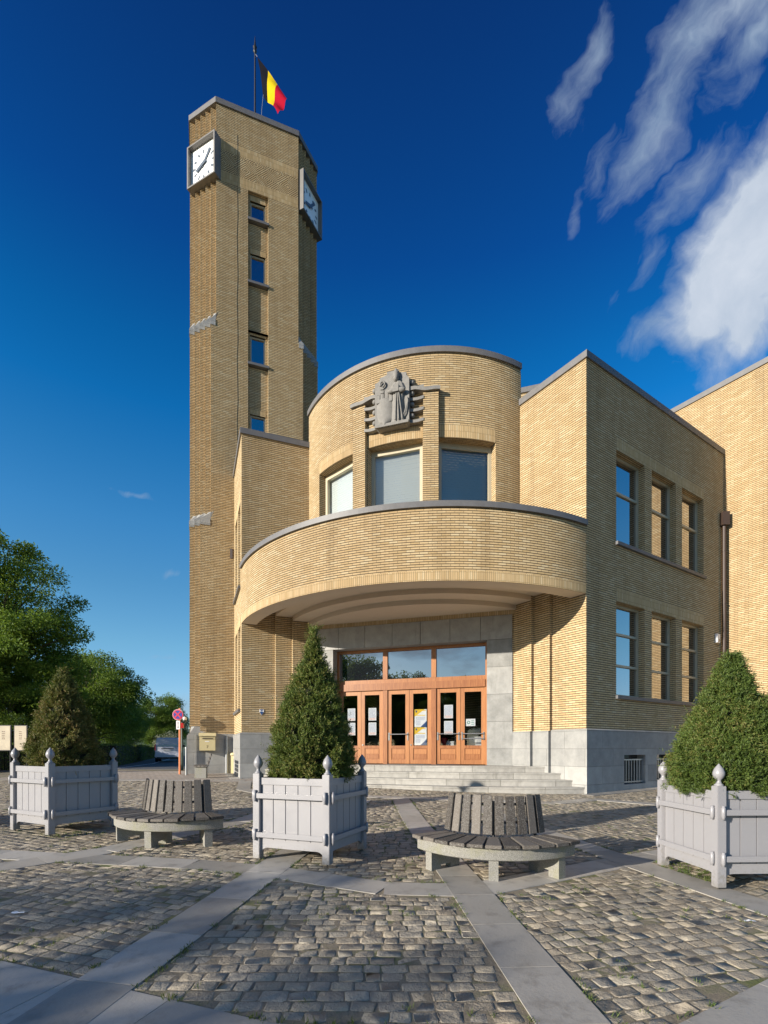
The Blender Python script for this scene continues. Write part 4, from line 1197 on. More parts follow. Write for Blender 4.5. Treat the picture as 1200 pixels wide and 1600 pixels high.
# ------------------------------------------------------------------ round benches
def make_bench():
    root = thing("curved_bench", "", "bench", (0,0,0), group="curved wood and concrete benches")
    RO, RI, HA = 1.28, .79, R(52)
    P = lambda r, ph, z: (r*sin(ph), -r*cos(ph), z)
    # concrete ring
    m = MB(); n = 36
    ph = [-HA+2*HA*i/n for i in range(n+1)]
    r0, r1, z0, z1 = .86, 1.20, .235, .385
    sec = [(r0,z0),(r1-.01,z0),(r1,z0+.01),(r1,z1-.012),(r1-.012,z1),(r0,z1)]
    rows = [[P(r, a, z) for r, z in sec] for a in ph]
    m.grid(rows, wrap=True, smooth=False); m.face(rows[0]); m.face(rows[-1][::-1])
    m.build("seat_ring", M["granite"], root)
    for a in (-R(42), 0, R(42)):
        m = MB(); M_ = Matrix.Rotation(a, 4, 'Z')
        m.box(-.055, .055, -1.175, -.70, .06, .24, M=M_); m.box(-.055, .055, -1.175, -1.02, -.03, .06, M=M_); m.box(-.055, .055, -.85, -.70, -.03, .06, M=M_)
        m.build("leg", M["granite"], root, weld=True)
    ns = 11
    for k in range(ns):
        a = -HA+2*HA*(k+.5)/ns; da = HA/ns*.885
        m = MB(); zz0, zz1 = .39+random.uniform(-.003,.003), .432+random.uniform(-.004,.004)
        ro = RO+random.uniform(-.012,.012)
        c = []
        for z in (zz0, zz1): c += [P(ro, a-da, z), P(ro, a+da, z), P(RI, a+da, z), P(RI, a-da, z)]
        m.hexa(c); m.build("seat_slat", M["bench_wood"], root, bevel=.006)
    nb = 10
    for k in range(nb):
        a = -HA+2*HA*(k+.5)/nb; wd = RI*HA/nb*.80
        M_ = Matrix.Rotation(a, 4, 'Z') @ Matrix.Translation((0, -RI-.0, .455)) @ Matrix.Rotation(R(-9), 4, 'X')
        m = MB(); h = .475+random.uniform(-.008,.008)
        wt = wd*.88
        c = [(-wd,-.02,0),(wd,-.02,0),(wd,.02,0),(-wd,.02,0),(-wt,-.02,h),(wt,-.02,h),(wt,.02,h),(-wt,.02,h)]
        m.hexa([M_ @ Vector(q) for q in c]); m.build("back_slat", M["bench_wood"], root, bevel=.005)
    m = MB()
    for z, rr in ((.60, RI-.05), (.82, RI-.085)):
        m.tube([P(rr, a, z) for a in ph], .017, 6)
    for a in (-R(42), 0, R(42)): m.tube([P(RI-.02, a, .30), P(RI-.085, a, .86)], .02, 6)
    m.build("back_frame", M["dark_metal"], root)
    return root
b0 = make_bench()
for i, (x, y, rz, lab) in enumerate(((1.51, 6.91, -12.4, "curved bench of dark slats on speckled concrete, between the steps and the broad yew"),
                                (-3.126, 8.347, -13, "curved bench with silvery back slats, between the browned yew and the slender yew"),
                                (-7.75, 9.55, -8, "curved bench cut by the picture edge beside the browned yew's planter"))):
    o = b0 if i == 0 else copy_tree(b0)
    o.location = (x, y, gz(x, y)+.012); o.rotation_euler = (R(1.8), 0, R(rz)); o["label"] = lab

# small straight bench by the tower
bx0, by0 = -6.55, 17.9; bz = gz(bx0, by0)
SH = Matrix(((1, -.36, 0, .36*by0), (0,1,0,0), (0,0,1,0), (0,0,0,1)))
sb = thing("park_bench", "small bench with dark slatted seat on a pale block, end-on beside the tower", "bench", (bx0, by0, bz))
m = MB()
for yy in (0, 1.25):
    xs_ = -.36*yy; m = MB(); m.box(bx0-.21+xs_, bx0+.20+xs_, by0+yy, by0+yy+.16, bz-.02, bz+.40); m.build("support", M["granite"], sb)
for k in range(4):
    m = MB(); x = bx0-.24+k*.125; m.box(x, x+.112, by0-.06, by0+1.5, bz+.402, bz+.445, M=SH); m.build("seat", M["bench_wood"], sb, bevel=.005)
for k in range(3):
    m = MB(); x = bx0+.26+k*.045; z = bz+.47+k*.135; m.box(x, x+.035, by0-.06, by0+1.5, z, z+.12, M=SH); m.build("backrest", M["bench_wood"], sb, bevel=.005)
for yy in (.08, 1.33):
    m = MB(); m.tube([SH @ Vector(q) for q in ((bx0+.2,by0+yy,bz+.36),(bx0+.27,by0+yy,bz+.46),(bx0+.40,by0+yy,bz+.88))], .022, 6); m.build("back_frame", M["dark_metal"], sb)

# ------------------------------------------------------------------ things on the building
def sheet_thing(name, label, cat, pos, x0, x1, z0, z1, o, mat, group=None):
    c = pos((x0+x1)/2, o, (z0+z1)/2)
    t = thing(name, label, cat, c, group=group)
    m = MB(); m.bar(pos, x0, x1, o-.003, o, z0, z1); m.build("sheet", M[mat], t); return t
def lines(t, pos, x0, x1, z0, z1, o, n, mat, seed=0):
    m = MB(); rnd = random.Random(seed); h = (z1-z0)/n
    for k in range(n):
        z = z1-h*(k+.5); xx = x0
        while xx < x1-.01:
            w = min(rnd.uniform(.02, .07), x1-xx); m.bar(pos, xx, xx+w, o, o+.0006, z-h*.22, z+h*.22); xx += w+.010
        
    m.build("printed_text", M[mat], t)
def bills(k, zs, w, h, kind):
    x0, x1, gb, gt = leafs[k]; cx = (x0+x1)/2 + (0.03 if k == 0 else 0); o = DP-.026
    ords = ["upper", "lower"]
    names = {0: "first door from the yew", 1: "second door from the yew", 4: "fifth door from the yew"}
    for i, z in enumerate(zs):
        a, b, c, d = cx-w/2, cx+w/2, z, z+h
        if kind == "white":
            t = sheet_thing("paper_notice", f"{ords[i]} white printed notice behind the glass of the {names[k]}", "notice", pd, a, b, c, d, o, "paper", "white notices on the doors")
            lines(t, pd, a+.03, b-.03, c+.10, d-.03, o, 14, "paper_ink", k*7+i); lines(t, pd, a+.03, b-.03, c+.02, c+.10, o, 4, "paper_red", k*5+i)
        else:
            t = sheet_thing("poster", f"{ords[i]} white poster with yellow top corner and blue bottom corner in the fourth door", "poster", pd, a, b, c, d, o, "paper", "yellow and blue posters")
            m = MB(); q = .0008
            m.face([pd(a,o+q,d), pd(a,o+q,d-h*.42), pd(a+w*.85,o+q,d)]); m.bar(pd, a+.06, b-.05, o, o+.0012, d-h*.36, d-h*.32); m.bar(pd, b-.13, b-.03, o, o+.0012, d-.06, d-.035); m.build("yellow_corner", M["poster_yellow"], t)
            m = MB(); m.face([pd(b,o+q,c), pd(b,o+q,c+h*.34), pd(a+w*.5,o+q,c)]); 
            m.face([pd(a+.04,o+.002,d-.04),pd(a+.09,o+.002,d-.04),pd(a+.09,o+.002,d-.09),pd(a+.065,o+.002,d-.12),pd(a+.04,o+.002,d-.09)]); m.build("blue_corner", M["poster_blue"], t)
            lines(t, pd, a+.05, b-.06, c+h*.38, d-h*.42, o, 6, "paper_ink", k+i); lines(t, pd, a+.05, b-.22, c+.06, c+h*.36, o, 5, "paper_ink", k+i+4)
gb0 = leafs[0][2]
bills(0, (1.03, .50), .30, .46, "white"); bills(1, (1.03, .50), .30, .46, "white"); bills(4, (1.06, .50), .31, .47, "white")
bills(3, (.77, .13), .44, .63, "poster")
x0, x1, _, _ = leafs[5]
t = sheet_thing("door_sign", "small white sign with a green ring in the glass of the sixth door", "sign", pd, x0+.04, x0+.36, .78, 1.03, DP-.026, "paper")
m = MB(); c = (x0+.13, .905)
m.grid([[pd(c[0]+r*cos(2*pi*k/24), DP-.0245, c[1]+r*sin(2*pi*k/24)) for k in range(24)] for r in (.035, .055)], wrap=True, smooth=False)
for z in (.84, .90, .96): m.bar(pd, x0+.22, x0+.32, DP-.026, DP-.0248, z-.008, z+.008)
m.build("green_ring", M["sign_green"], t)
# table with papers and a red box inside
xa, xb = leafs[4][0], leafs[5][1]
zf = LAND+.004
t = thing("table", "dark side table just inside the doors under the paper stacks", "table", pd((xa+xb)/2, DP-.6, zf))
m = MB(); m.bar(pd, xa-.1, xb+.1, DP-.95, DP-.3, .05, .09); m.build("tabletop", M["brown_wood"], t)
for x in (xa-.05, xb+.05):
    for o_ in (DP-.9, DP-.35):
        m = MB(); m.bar(pd, x-.03, x+.03, o_-.03, o_+.03, zf, .05); m.build("leg", M["brown_wood"], t)
for j, (x, w) in enumerate(((xb-.46, .44), (xa+.15, .26))):
    t = thing("paper_stack", ["untidy stack of white papers seen through the sixth door", "short stack of papers behind the fifth door"][j], "papers", pd(x+w/2, DP-.5, .09), group="paper stacks in the lobby")
    m = MB(); z = .092
    for k in range(7 if j == 0 else 4):
        h = random.uniform(.03, .05); d = random.uniform(-.02, .02)
        m.bar(pd, x+d, x+w+d, DP-.65+d, DP-.36+d, z, z+h); z += h+.004
    m.build("bundle", M["paper"], t)
t = thing("red_box", "red box beside the papers behind the fifth door", "box", pd(xa+.04, DP-.5, .09))
m = MB(); m.bar(pd, xa-.08, xa+.13, DP-.65, DP-.38, .092, .34); m.build("carton", M["red_item"], t, bevel=.004)
m = MB(); m.bar(pd, xa-.09, xa+.14, DP-.66, DP-.37, .341, .39); m.build("lid", M["red_item"], t, bevel=.004)

# letter box on the tower plinth
pm = lambda t_, o, z: pt(t_, o+.09, z)
mbx = thing("letter_box", "cream metal letter box with number 7 on the tower's stone base", "letter box", pm(.69, .12, .28))
m = MB(); m.bar(pm, .385, .995, 0, .25, -.075, .50); m.build("body", M["mailbox_paint"], mbx, bevel=.008)
m = MB()
m.hexa([pm(.36,0,.505),pm(1.02,0,.505),pm(1.02,.30,.505),pm(.36,.30,.505),pm(.36,0,.66),pm(1.02,0,.66),pm(1.02,.27,.625),pm(.36,.27,.625)]); m.build("lid", M["mailbox_paint"], mbx, bevel=.008)
m = MB(); m.bar(pm, .50, .90, .25, .27, .395, .43); m.build("slot", M["brown_pipe"], mbx)
m = MB(); m.bar(pm, .60, .76, .25, .253, .28, .31); m.build("name_plate", M["paper"], mbx)
cu = bpy.data.curves.new("house_number", 'FONT'); cu.body = "7"; cu.size = .15; cu.extrude = .002; cu.align_x = 'CENTER'
fo_ = bpy.data.objects.new("house_number", cu); link(fo_, mbx); cu.materials.append(M["brown_wood"])
ex = Vector((bx, by, 0)); ez = Vector((0,0,1)); en = ex.cross(ez)
mw = Matrix((( *[ex.x, ez.x, en.x], 0), (*[ex.y, ez.y, en.y], 0), (*[ex.z, ez.z, en.z], 0), (0,0,0,1)))
mw.translation = Vector(pm(.69, .2525, .03))-ORG[mbx]
COL.objects.unlink(fo_); tmp_ = fo_
bpy.context.scene.collection.objects.link(tmp_); tmp_.parent = None
me_ = bpy.data.meshes.new_from_object(tmp_.evaluated_get(bpy.context.evaluated_depsgraph_get()))
bpy.data.objects.remove(tmp_); fo_ = bpy.data.objects.new("house_number", me_); link(fo_, mbx); me_.name = "house_number"
if not me_.materials: me_.materials.append(M["brown_wood"])
fo_.matrix_local = mw
t = thing("cable_box", "tiny white cable box on the ledge above the letter box", "box", pm(.56, 0, .66))
m = MB(); m.bar(pm, .47, .62, -.09, .0, .622, .69); m.build("case", M["paper"], t, bevel=.004)
m = MB(); m.bar(pm, .575, .60, .0, .004, .64, .675); m.build("socket", M["black"], t)
# utility post and pipes at the foot of the tower
x, y, _ = pt(1.70, .28, 0); z = gz(x, y)
t = thing("utility_post", "short cream utility post between the tower base and the brick wing", "post", (x, y, z))
m = MB(); m.box(x-.085, x+.085, y-.085, y+.085, z-.02, z+.74); m.build("body", M["mailbox_paint"], t, bevel=.01)
m = MB(); m.lathe([(.001,.74),(.13,.74),(.13,.80),(.10,.84),(.001,.86)], (x, y, z), 14); m.build("cap", M["mailbox_paint"], t)
t = thing("drain_pipe", "grey standing pipe on the tower base next to the utility post", "pipe", pt(1.42, .15, -1.0))
m = MB(); p0 = Vector(pt(1.44, .15, -1.1)); p1 = Vector(pt(1.44, .15, .52)); m.tube([p0, p1], .055, 10); m.build("pipe", M["grey_metal"], t)
m = MB(); m.tube([p1-Vector((0,0,.5)), p1-Vector((0,0,.44))], .066, 10); m.build("collar", M["grey_metal"], t)
# alarm box on the long wing
pl = p_long(1)
t = thing("alarm_box", "white alarm box on the brick wall beside the brown downpipe", "alarm box", pl(8.05, .05, 4.15))
m = MB(); m.bar(pl, 7.93, 8.18, .0, .09, 3.98, 4.32); m.build("case", M["paper"], t, bevel=.012)
m = MB(); m.bar(pl, 7.98, 8.13, .09, .1, 4.03, 4.12); m.build("grille", M["grey_metal"], t)
# blue and white shield plaque
psl = p_short(-1)
sp = lambda x, z, o: psl(.70-x, o, 1.33+z)
t = thing("shield_plaque", "small blue and white shield plaque on the brick wall beside the slender yew", "plaque", sp(0, 0, .0))
outl = [(-.08,.10),(.08,.10),(.08,-.0),(0,-.12),(-.08,-.0)]
m = MB(); m.face([sp(x, z, .014) for x, z in outl])
for i in range(5):
    a, b = outl[i], outl[(i+1) % 5]; m.face([sp(*a, .0), sp(*b, .0), sp(*b, .014), sp(*a, .014)])
m.build("plate", M["paper"], t)
m = MB(); m.face([sp(x, z, .016) for x, z in ((-.075,.096),(.075,.096),(0,.03))]); m.face([sp(x, z, .016) for x, z in ((-.075,-.005),(0,.025),(.075,-.005),(0,-.112))]); m.build("blue_field", M["poster_blue"], t)

# ------------------------------------------------------------------ street furniture by the tower
sxp, syp = -8.1, 19.9; z = gz(sxp, syp)
t = thing("no_stopping_sign", "round red and blue no-stopping sign on an orange pole at the kerb", "road sign", (sxp, syp, z))
m = MB(); m.tube([(sxp,syp,z-.05),(sxp,syp,z+2.62)], .04, 10); m.build("pole", M["orange_paint"], t)
yc, zc = syp-.06, z+2.36
def plate(r, y, mat, nm): 
    m = MB(); m.tube([(sxp-.05,y,zc),(sxp-.05,y+.006,zc)], r, 32); m.build(nm, M[mat], t)
plate(.215, yc, "sign_rim", "rim"); plate(.205, yc-.007, "sign_red", "border"); plate(.165, yc-.014, "sign_blue", "face")
m = MB()
for a in (45, -45):
    M_ = Matrix.Translation((sxp-.05, yc-.018, zc)) @ Matrix.Rotation(R(a), 4, 'Y'); m.box(-.165, .165, -.0015*(1 if a > 0 else 2), 0, -.026, .026, M=M_)
m.build("cross", M["sign_red"], t)
m = MB(); m.box(sxp-.115, sxp+.03, yc-.004, yc+.004, z+1.78, z+2.12); m.build("sub_plate", M["sign_rim"], t)
m = MB(); m.box(sxp-.05, sxp-.035, yc-.008, yc-.004, z+1.83, z+2.07)
m.face([(sxp-.07,yc-.007,z+1.88),(sxp-.0425,yc-.007,z+1.82),(sxp-.015,yc-.007,z+1.88)]); m.face([(sxp-.07,yc-.007,z+2.02),(sxp-.0425,yc-.007,z+2.08),(sxp-.015,yc-.007,z+2.02)]); m.build("arrow", M["black"], t)
x, y = -7.62, 19.35; z = gz(x, y)
t = thing("steel_bollard", "slim light grey steel post at the tower's corner", "bollard", (x, y, z))
m = MB(); m.tube([(x,y,z-.05),(x,y,z+1.05)], .045, 12); m.build("post", M["grey_metal"], t)
m = MB(); m.lathe([(.05,0),(.052,.02),(.03,.05),(.001,.058)], (x, y, z+1.045), 12); m.build("cap", M["grey_metal"], t)
def lamp(x, y, h, heads, label, lab_g=None):
    z = gz(x, y)
    t = thing("globe_lamp", label, "street lamp", (x, y, z), group=lab_g)
    m = MB(); m.tube([(x,y,z-.05),(x,y,z+.8),(x,y,z+.85),(x,y,z+h)], [.075,.07,.045,.04], 10); m.build("post", M["lamp_green"], t)
    for dx, dy, r in heads:
        m = MB()
        if dx or dy: m.tube([(x,y,z+h-.3),(x+dx,y+dy,z+h-.05)], .025, 6)
        m.lathe([(.03,-.1),(.09,-.02),(.10,.03),(.001,.03)], (x+dx,y+dy,z+h), 12); a = m.build("arm", M["lamp_green"], t)
        m = MB(); m.sphere((x+dx, y+dy, z+h+r), r, 20, 14); m.build("globe", M["globe_white"], a)
    return t
l1 = lamp(-9.35, 23.2, 2.28, ((-.12,-.02,.115), (.10,.06,.10)), "dark green lamp post with two white globes behind the orange sign pole", "globe lamps")
m = MB(); m.box(-9.43, -9.27, 23.12, 23.28, gz(-9.35,23.2)+1.95, gz(-9.35,23.2)+2.18); m.build("red_plate", M["tail_red"], l1)
lamp(-7.75, 8.0, 3.35, ((0, 0, .17),), "single white globe lamp post standing next to the bench at the edge of the square", "globe lamps")

# notice boards
for i, (x, w) in enumerate(((-14.85, .52), (-14.22, .46))):
    y = 19.6+i*.05; z = gz(x, y)
    t = thing("notice_board", ["wider beige notice board on thin posts in front of the hedge", "narrower beige notice board on thin posts in front of the hedge"][i], "notice board", (x, y, z), group="notice boards by the hedge")
    m = MB()
    for s in (-1, 1): m.tube([(x+s*w*.42,y+.05,z-.05),(x+s*w*.42,y+.05,z+1.9)], .022, 6)
    m.build("post", M["dark_metal"], t)
    m = MB(); m.box(x-w/2-.03, x+w/2+.03, y-.02, y+.03, z+.92, z+1.92); m.build("frame", M["dark_metal"], t, bevel=.006)
    m = MB(); m.box(x-w/2, x+w/2, y-.026, y-.02, z+.95, z+1.89); m.build("sheet", M["board_paper"], t)
    lines(t, lambda tt, o, zz: (tt, y-.026-o, zz), x-.06, x+.06, z+1.35, z+1.7, 0, 5, "brown_wood", i)

# ------------------------------------------------------------------ van
def van(x, y, rz):
    z = gz(x, y); t = thing("parked_van", "pale silver van parked at the kerb with its rear to the square", "van", (0,0,0))
    w = .88
    # body: cross-sections along y (0 = rear)
    secs = [(0,.34,.98,1.06,.84,.75,1.72),(.12,.30,1.0,1.10,.86,.77,1.80),(2.2,.28,1.0,1.12,.88,.78,1.84),(2.9,.28,1.0,1.08,.88,.74,1.66),(3.4,.30,.96,1.0,.86,.76,1.06),(4.0,.34,.9,.94,.82,.70,.96),(4.15,.4,.7,.72,.7,.6,.74)]
    m = MB(); rows = []
    for yy, zb, zm, zs, wm, wt, zt in secs:
        half = [(wm*.9,zb),(wm,zb+.12),(wm,zm),(wm*.985,zs),(wt,zt-.08),(wt-.09,zt)]
        rows.append([Vector((a, yy, b)) for a, b in half]+[Vector((-a, yy, b)) for a, b in half[::-1]])
    m.grid(rows, wrap=True, smooth=False); m.face(rows[0]); m.face(rows[-1][::-1])
    body = m.build("body", M["van_paint"], t)
    def panel(nm, pts, mat, par=t):
        m = MB(); m.face(pts); return m.build(nm, M[mat], par)
    panel("rear_window", [(-.70,-.012,1.14),(.70,-.012,1.14),(.63,.018,1.60),(-.63,.018,1.60)], "glass_dark")
    for s in (-1, 1):
        m = MB(); m.box(*sorted((s*.80, s*.865)), -.03, .1, .86, 1.32); m.build("tail_light", M["tail_red"], t)
        panel("side_window", [(s*.872,.5,1.16),(s*.872,2.6,1.16),(s*.80,2.45,1.62),(s*.80,.5,1.62)], "glass_reflective")
        for yy in (.75, 3.3):
            m = MB(); m.tube([(s*.70,yy,.32),(s*.885,yy,.32)], .32, 20); wo = m.build("wheel", M["tyre"], t)
            m = MB(); m.tube([(s*.886,yy,.32),(s*.892,yy,.32)], .19, 16); m.build("rim", M["grey_metal"], wo)
        m = MB(); m.box(*sorted((s*.90, s*1.06)), 2.75, 2.85, 1.12, 1.30); m.build("wing_mirror", M["black"], t)
    m = MB(); m.box(-.86, .86, -.10, .06, .36, .58); m.build("bumper", M["van_paint"], t, bevel=.02)
    m = MB(); m.box(-.74, .74, -.075, .05, .24, .36); m.build("lower_bumper", M["black"], t)
    m = MB(); m.box(-.27, .27, -.018, .02, .80, .91); m.build("number_plate", M["plate_white"], t)
    m = MB(); m.box(-.42, .42, -.012, .02, .955, 1.02); m.build("tailgate_handle", M["black"], t)
    m = MB(); m.tube([(.0,.35,1.82),(.0,.25,2.05)], .012, 5); m.build("antenna", M["black"], t)
    t.location = (x, y, z); t.rotation_euler = (0, 0, rz); return t
van(-16.05, 37.2, R(19))

# ------------------------------------------------------------------ hedge
def hedge(name, label, pts, wd, h, dens, seed):
    rng = np.random.default_rng(seed)
    root = thing(name, label, "hedge", (*pts[0], gz(*pts[0])), group="clipped hedges along the street")
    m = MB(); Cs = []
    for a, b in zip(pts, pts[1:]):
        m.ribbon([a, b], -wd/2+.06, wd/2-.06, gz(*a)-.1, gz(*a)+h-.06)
        a, b = np.array(a), np.array(b); L = np.linalg.norm(b-a); d = (b-a)/L; nn = np.array((d[1], -d[0]))
        n = int(L*dens); u = rng.uniform(0, L, n); k = rng.integers(0, 3, n)
        o = np.where(k == 0, wd/2, np.where(k == 1, -wd/2, rng.uniform(-wd/2, wd/2, n)))+rng.normal(0, .03, n)
        z = np.where(k == 2, h, rng.uniform(0, h, n))+rng.normal(0, .025, n)
        xy = a+u[:, None]*d+o[:, None]*nn
        Cs.append(np.column_stack([xy, z+np.array([gz(*q) for q in xy])]))
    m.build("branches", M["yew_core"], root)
    C = np.concatenate(Cs); V, F = leaf_quads(C, rng.normal(size=(len(C), 3))+np.array((0,0,.4)), rng.uniform(.06, .12, len(C)), .055)
    fast_mesh("foliage", V, F, M["hedge_leaf"], root)
hedge("clipped_hedge", "long low clipped hedge running down the street to the van", [(-15.5,28.2),(-16.8,31.9),(-20,40.5),(-31,69)], .9, 1.22, 330, 2)
hedge("clipped_hedge", "dark clipped hedge behind the notice boards", [(-21,17.0),(-17.7,23.1),(-15.6,28.0)], .9, 1.2, 700, 4)

# ------------------------------------------------------------------ trees
def tree_mesh(seed, H, blobs, ncl, per, leaf, cl_r, mat, droop=.25, trunk_r=.25, trunk_h=2.5, flat=.55):
    """blobs: (x, y, z, rx, ry, rz); returns (foliage V,F), (trunk MB)"""
    rng = np.random.default_rng(seed); cents = []
    vol = np.array([b[3]*b[4]*b[5] for b in blobs]); vol = vol/vol.sum()
    while len(cents) < ncl:
        b = blobs[rng.choice(len(blobs), p=vol)]
        v = rng.normal(size=3); v /= np.linalg.norm(v); r = rng.uniform(.15, 1)**.42
        p = np.array(b[:3])+v*r*np.array(b[3:])
        if p[2] < trunk_h*.55: continue
        cents.append(p)
    cents = np.array(cents)
    n = ncl*per; ci = np.repeat(np.arange(ncl), per)
    v = rng.normal(size=(n, 3)); v /= np.linalg.norm(v, axis=1, keepdims=True)
    rr = rng.uniform(0, 1, n)**.5
    size = rng.uniform(.65, 1.25, ncl)[ci]*cl_r
    off = v*(rr*size)[:, None]; off[:, 2] = off[:, 2]*flat-droop*(off[:, 0]**2+off[:, 1]**2)/cl_r
    C = cents[ci]+off
    D = v*.5+rng.normal(0, .6, (n, 3)); D[:, 2] -= .15
    V, F = leaf_quads(C, D, rng.uniform(.7, 1.3, n)*leaf, leaf*.48)
    t = MB()
    top = np.array((0, 0, H*.78))
    t.tube([(0,0,-.3),(0.03*H*.1,0,trunk_h*.5),(.05,.05,trunk_h),(0,.1,H*.5),(0.1,0,H*.8)], [trunk_r*1.25,trunk_r,trunk_r*.85,trunk_r*.5,trunk_r*.1], 9)
    for p in cents[::max(1, ncl//70)]:
        s = np.array((0, 0, min(trunk_h*.8+.25*p[2], H*.75))); mid = s*.5+p*.5+np.array((0, 0, .10*np.linalg.norm(p-s)))
        t.tube([s, mid, p], [trunk_r*.28, trunk_r*.15, .02], 5, cap=False)
    return V, F, t
def place_tree(name, label, x, y, V, F, t, mat, rz=0, sc=1, group="trees along the street"):
    z = gz(x, y); r = thing(name, label, "tree", (0,0,0), group=group)
    fast_mesh("crown", V, F, M[mat], r); t.build("trunk", M["bark"], r)
    r.location = (x, y, z-.05); r.rotation_euler = (0, 0, rz); r.scale = (sc, sc, sc); return r
BIG = [(-.3,0,8.0,5.2,5.2,3.7),(-1,0,5.2,5.6,5.3,2.9),(.6,-.5,10.2,3.3,3.3,2.3),(2.2,-1,6.6,3.4,3.4,2.0),(2.6,-1,4.6,3.2,3.2,1.8)]
V, F, t = tree_mesh(21, 13.0, BIG, 270, 500, .15, 1.0, "robinia_leaf", .16, .30, 2.8, .5)
place_tree("leafy_tree", "tallest tree, with a wide feathery green crown above the notice boards", -21.3, 26.6, V, F, t, "robinia_leaf")
MED = [(0,0,5.0,3.6,3.6,2.7),(.5,0,3.0,3.5,3.5,1.9),(-1,.5,6.6,2.2,2.2,1.6)]
V, F, t = tree_mesh(31, 8.4, MED, 105, 420, .17, .95, "bush_leaf", .1, .22, 1.6, .7)
tm = place_tree("leafy_tree", "rounded green tree next to the tallest one behind the hedge", -21.5, 37.0, V, F, t, "bush_leaf")
for x, y, sc, rz, lab in ((-23.9,42.0,.92,1.3,"second rounded tree down the hedge, lower than its neighbour"),
                          (-28.5,54.0,.84,2.4,"third rounded tree down the hedge, above its middle"),
                          (-30.0,66.0,.98,4.0,"sunlit rounded tree at the far end of the hedge"),
                          (-36.5,84.0,1.0,5.1,"farthest small tree down the street, beyond the van"),
                          (-24.6,26.6,.75,3.2,"low bushy tree at the foot of the tallest tree"),
                          (-18.9,24.9,.60,2.0,"lowest bushy tree, right behind the notice boards")):
    c = copy_tree(tm); c.location = (x, y, gz(x, y)-.05); c.scale = (sc,)*3; c.rotation_euler = (0,0,rz); c["label"] = lab
V, F, t = tree_mesh(41, 2.6, [(0,0,1.5,1.1,1.1,1.1)], 30, 120, .14, .5, "pale_blossom", .1, .06, .5, .8)
place_tree("flowering_shrub", "pale silvery shrub behind the hedge near the van", -21.6, 50.0, V, F, t, "pale_blossom", group="shrubs by the hedge")
# trees across the street behind the viewer: they shade the paving and show in the door panes
def sq(s_, q_): return (s_*sin(R(58.))-q_*cos(R(58.)), s_*cos(R(58.))+q_*sin(R(58.)))   # along and across the light
shade = [(*sq(-25,7.2),.69,.4,"low round tree across the street at the end of the near row"),
         (*sq(-25,3.2),.71,2.2,"second round tree in the near row across the street"),
         (*sq(-24,-1.8),.80,4.2,"third round tree in the near row across the street"),
         (*sq(-25,-6.8),.86,1.2,"fourth round tree in the near row across the street"),
         (*sq(-25.5,4.0),.87,3.1,"tall thin-topped tree standing between the first two of the near row"),
         (*sq(-26,1.4),.82,5.3,"tall thin-topped tree standing between the middle two of the near row"),
         (-66,-44,2.3,1.0,"first tall tree of the far row across the street"),(-57,-52,2.4,2.0,"tallest tree of the far row across the street"),(-48,-58,2.0,3.0,"third tall tree of the far row across the street"),
         (-38,-66,1.9,4.2,"fourth and lower tree of the far row across the street"),(-28,-70,1.7,.7,"last and lowest tree of the far row across the street")]
V, F, t = tree_mesh(51, 10.5, [(0,0,6.4,3.6,3.4,3.3),(1.2,.4,8.0,2.2,2.2,1.8),(-1.6,0,5.0,2.6,2.6,1.7)], 95, 190, .26, .95, "bush_leaf", .14, .26, 2.6, .55)
ts = None
for x, y, sc, rz, lab in shade:
    if ts is None: ts = c = place_tree("street_tree", lab, x, y, V, F, t, "bush_leaf", group="trees across the street")
    elif 'thin' in lab:
        if 'thin_V' not in globals(): thin_V, thin_F, thin_t = tree_mesh(77, 10.5, [(0,0,6.2,2.6,2.6,3.4),(.8,.4,8.2,1.8,1.8,1.5),(-1.2,0,5.0,2.0,2.2,1.7)], 26, 110, .26, .66, "bush_leaf", .1, .2, 2.6, .4)
        c = place_tree("street_tree", lab, x, y, thin_V, thin_F, thin_t, "bush_leaf", group="trees across the street")
    else: c = copy_tree(ts)
    c.location = (x, y, gz(x, y)-.05); c.scale = (sc,)*3; c.rotation_euler = (0,0,rz); c["label"] = lab

# litter on the setts
for i, (x, y, lab) in enumerate(((-3.35, 4.6, "white paper scrap on the cobbles towards the browned yew's planter"), (3.35, 4.6, "white paper scrap on the cobbles in front of the broad yew's planter"))):
    t = thing("paper_scrap", lab, "litter", (x, y, gz(x, y)))
    m = MB(); rr_ = random.Random(i+3)
    m.grid([[(x+.028*(a-2)+rr_.uniform(-.008,.008), y+.016*(b-1)+rr_.uniform(-.006,.006), gz(x, y)+.008+rr_.uniform(0,.014)) for a in range(5)] for b in range(3)], smooth=False)
    m.build("sheet", M["paper"], t)
# far ridge
m = MB(); rows = []
for j in range(5):
    rows.append([(-520+i*13, 420+j*45, (.6+(24+10*mnoise.noise((i*.11, j*.3, 1.)))*sin(pi*j/4))) for i in range(60)])
m.grid(rows); o = m.build("hills", M["hill_green"]); o["kind"] = "structure"
# ------------------------------------------------------------------ sun, sky, camera
AZ, EL = R(56.7), R(14.7)          # the sun stands behind the viewer, AZ to the left
to_sun = Vector((-sin(AZ)*cos(EL), -cos(AZ)*cos(EL), sin(EL)))
ld = bpy.data.lights.new("sun", 'SUN'); ld.energy = 4.0; ld.angle = R(.5); ld.color = (1, .915, .785)
lo = bpy.data.objects.new("sun", ld); COL.objects.link(lo)
lo.rotation_euler = to_sun.to_track_quat('Z', 'Y').to_euler(); lo.location = (-30, -20, 30)

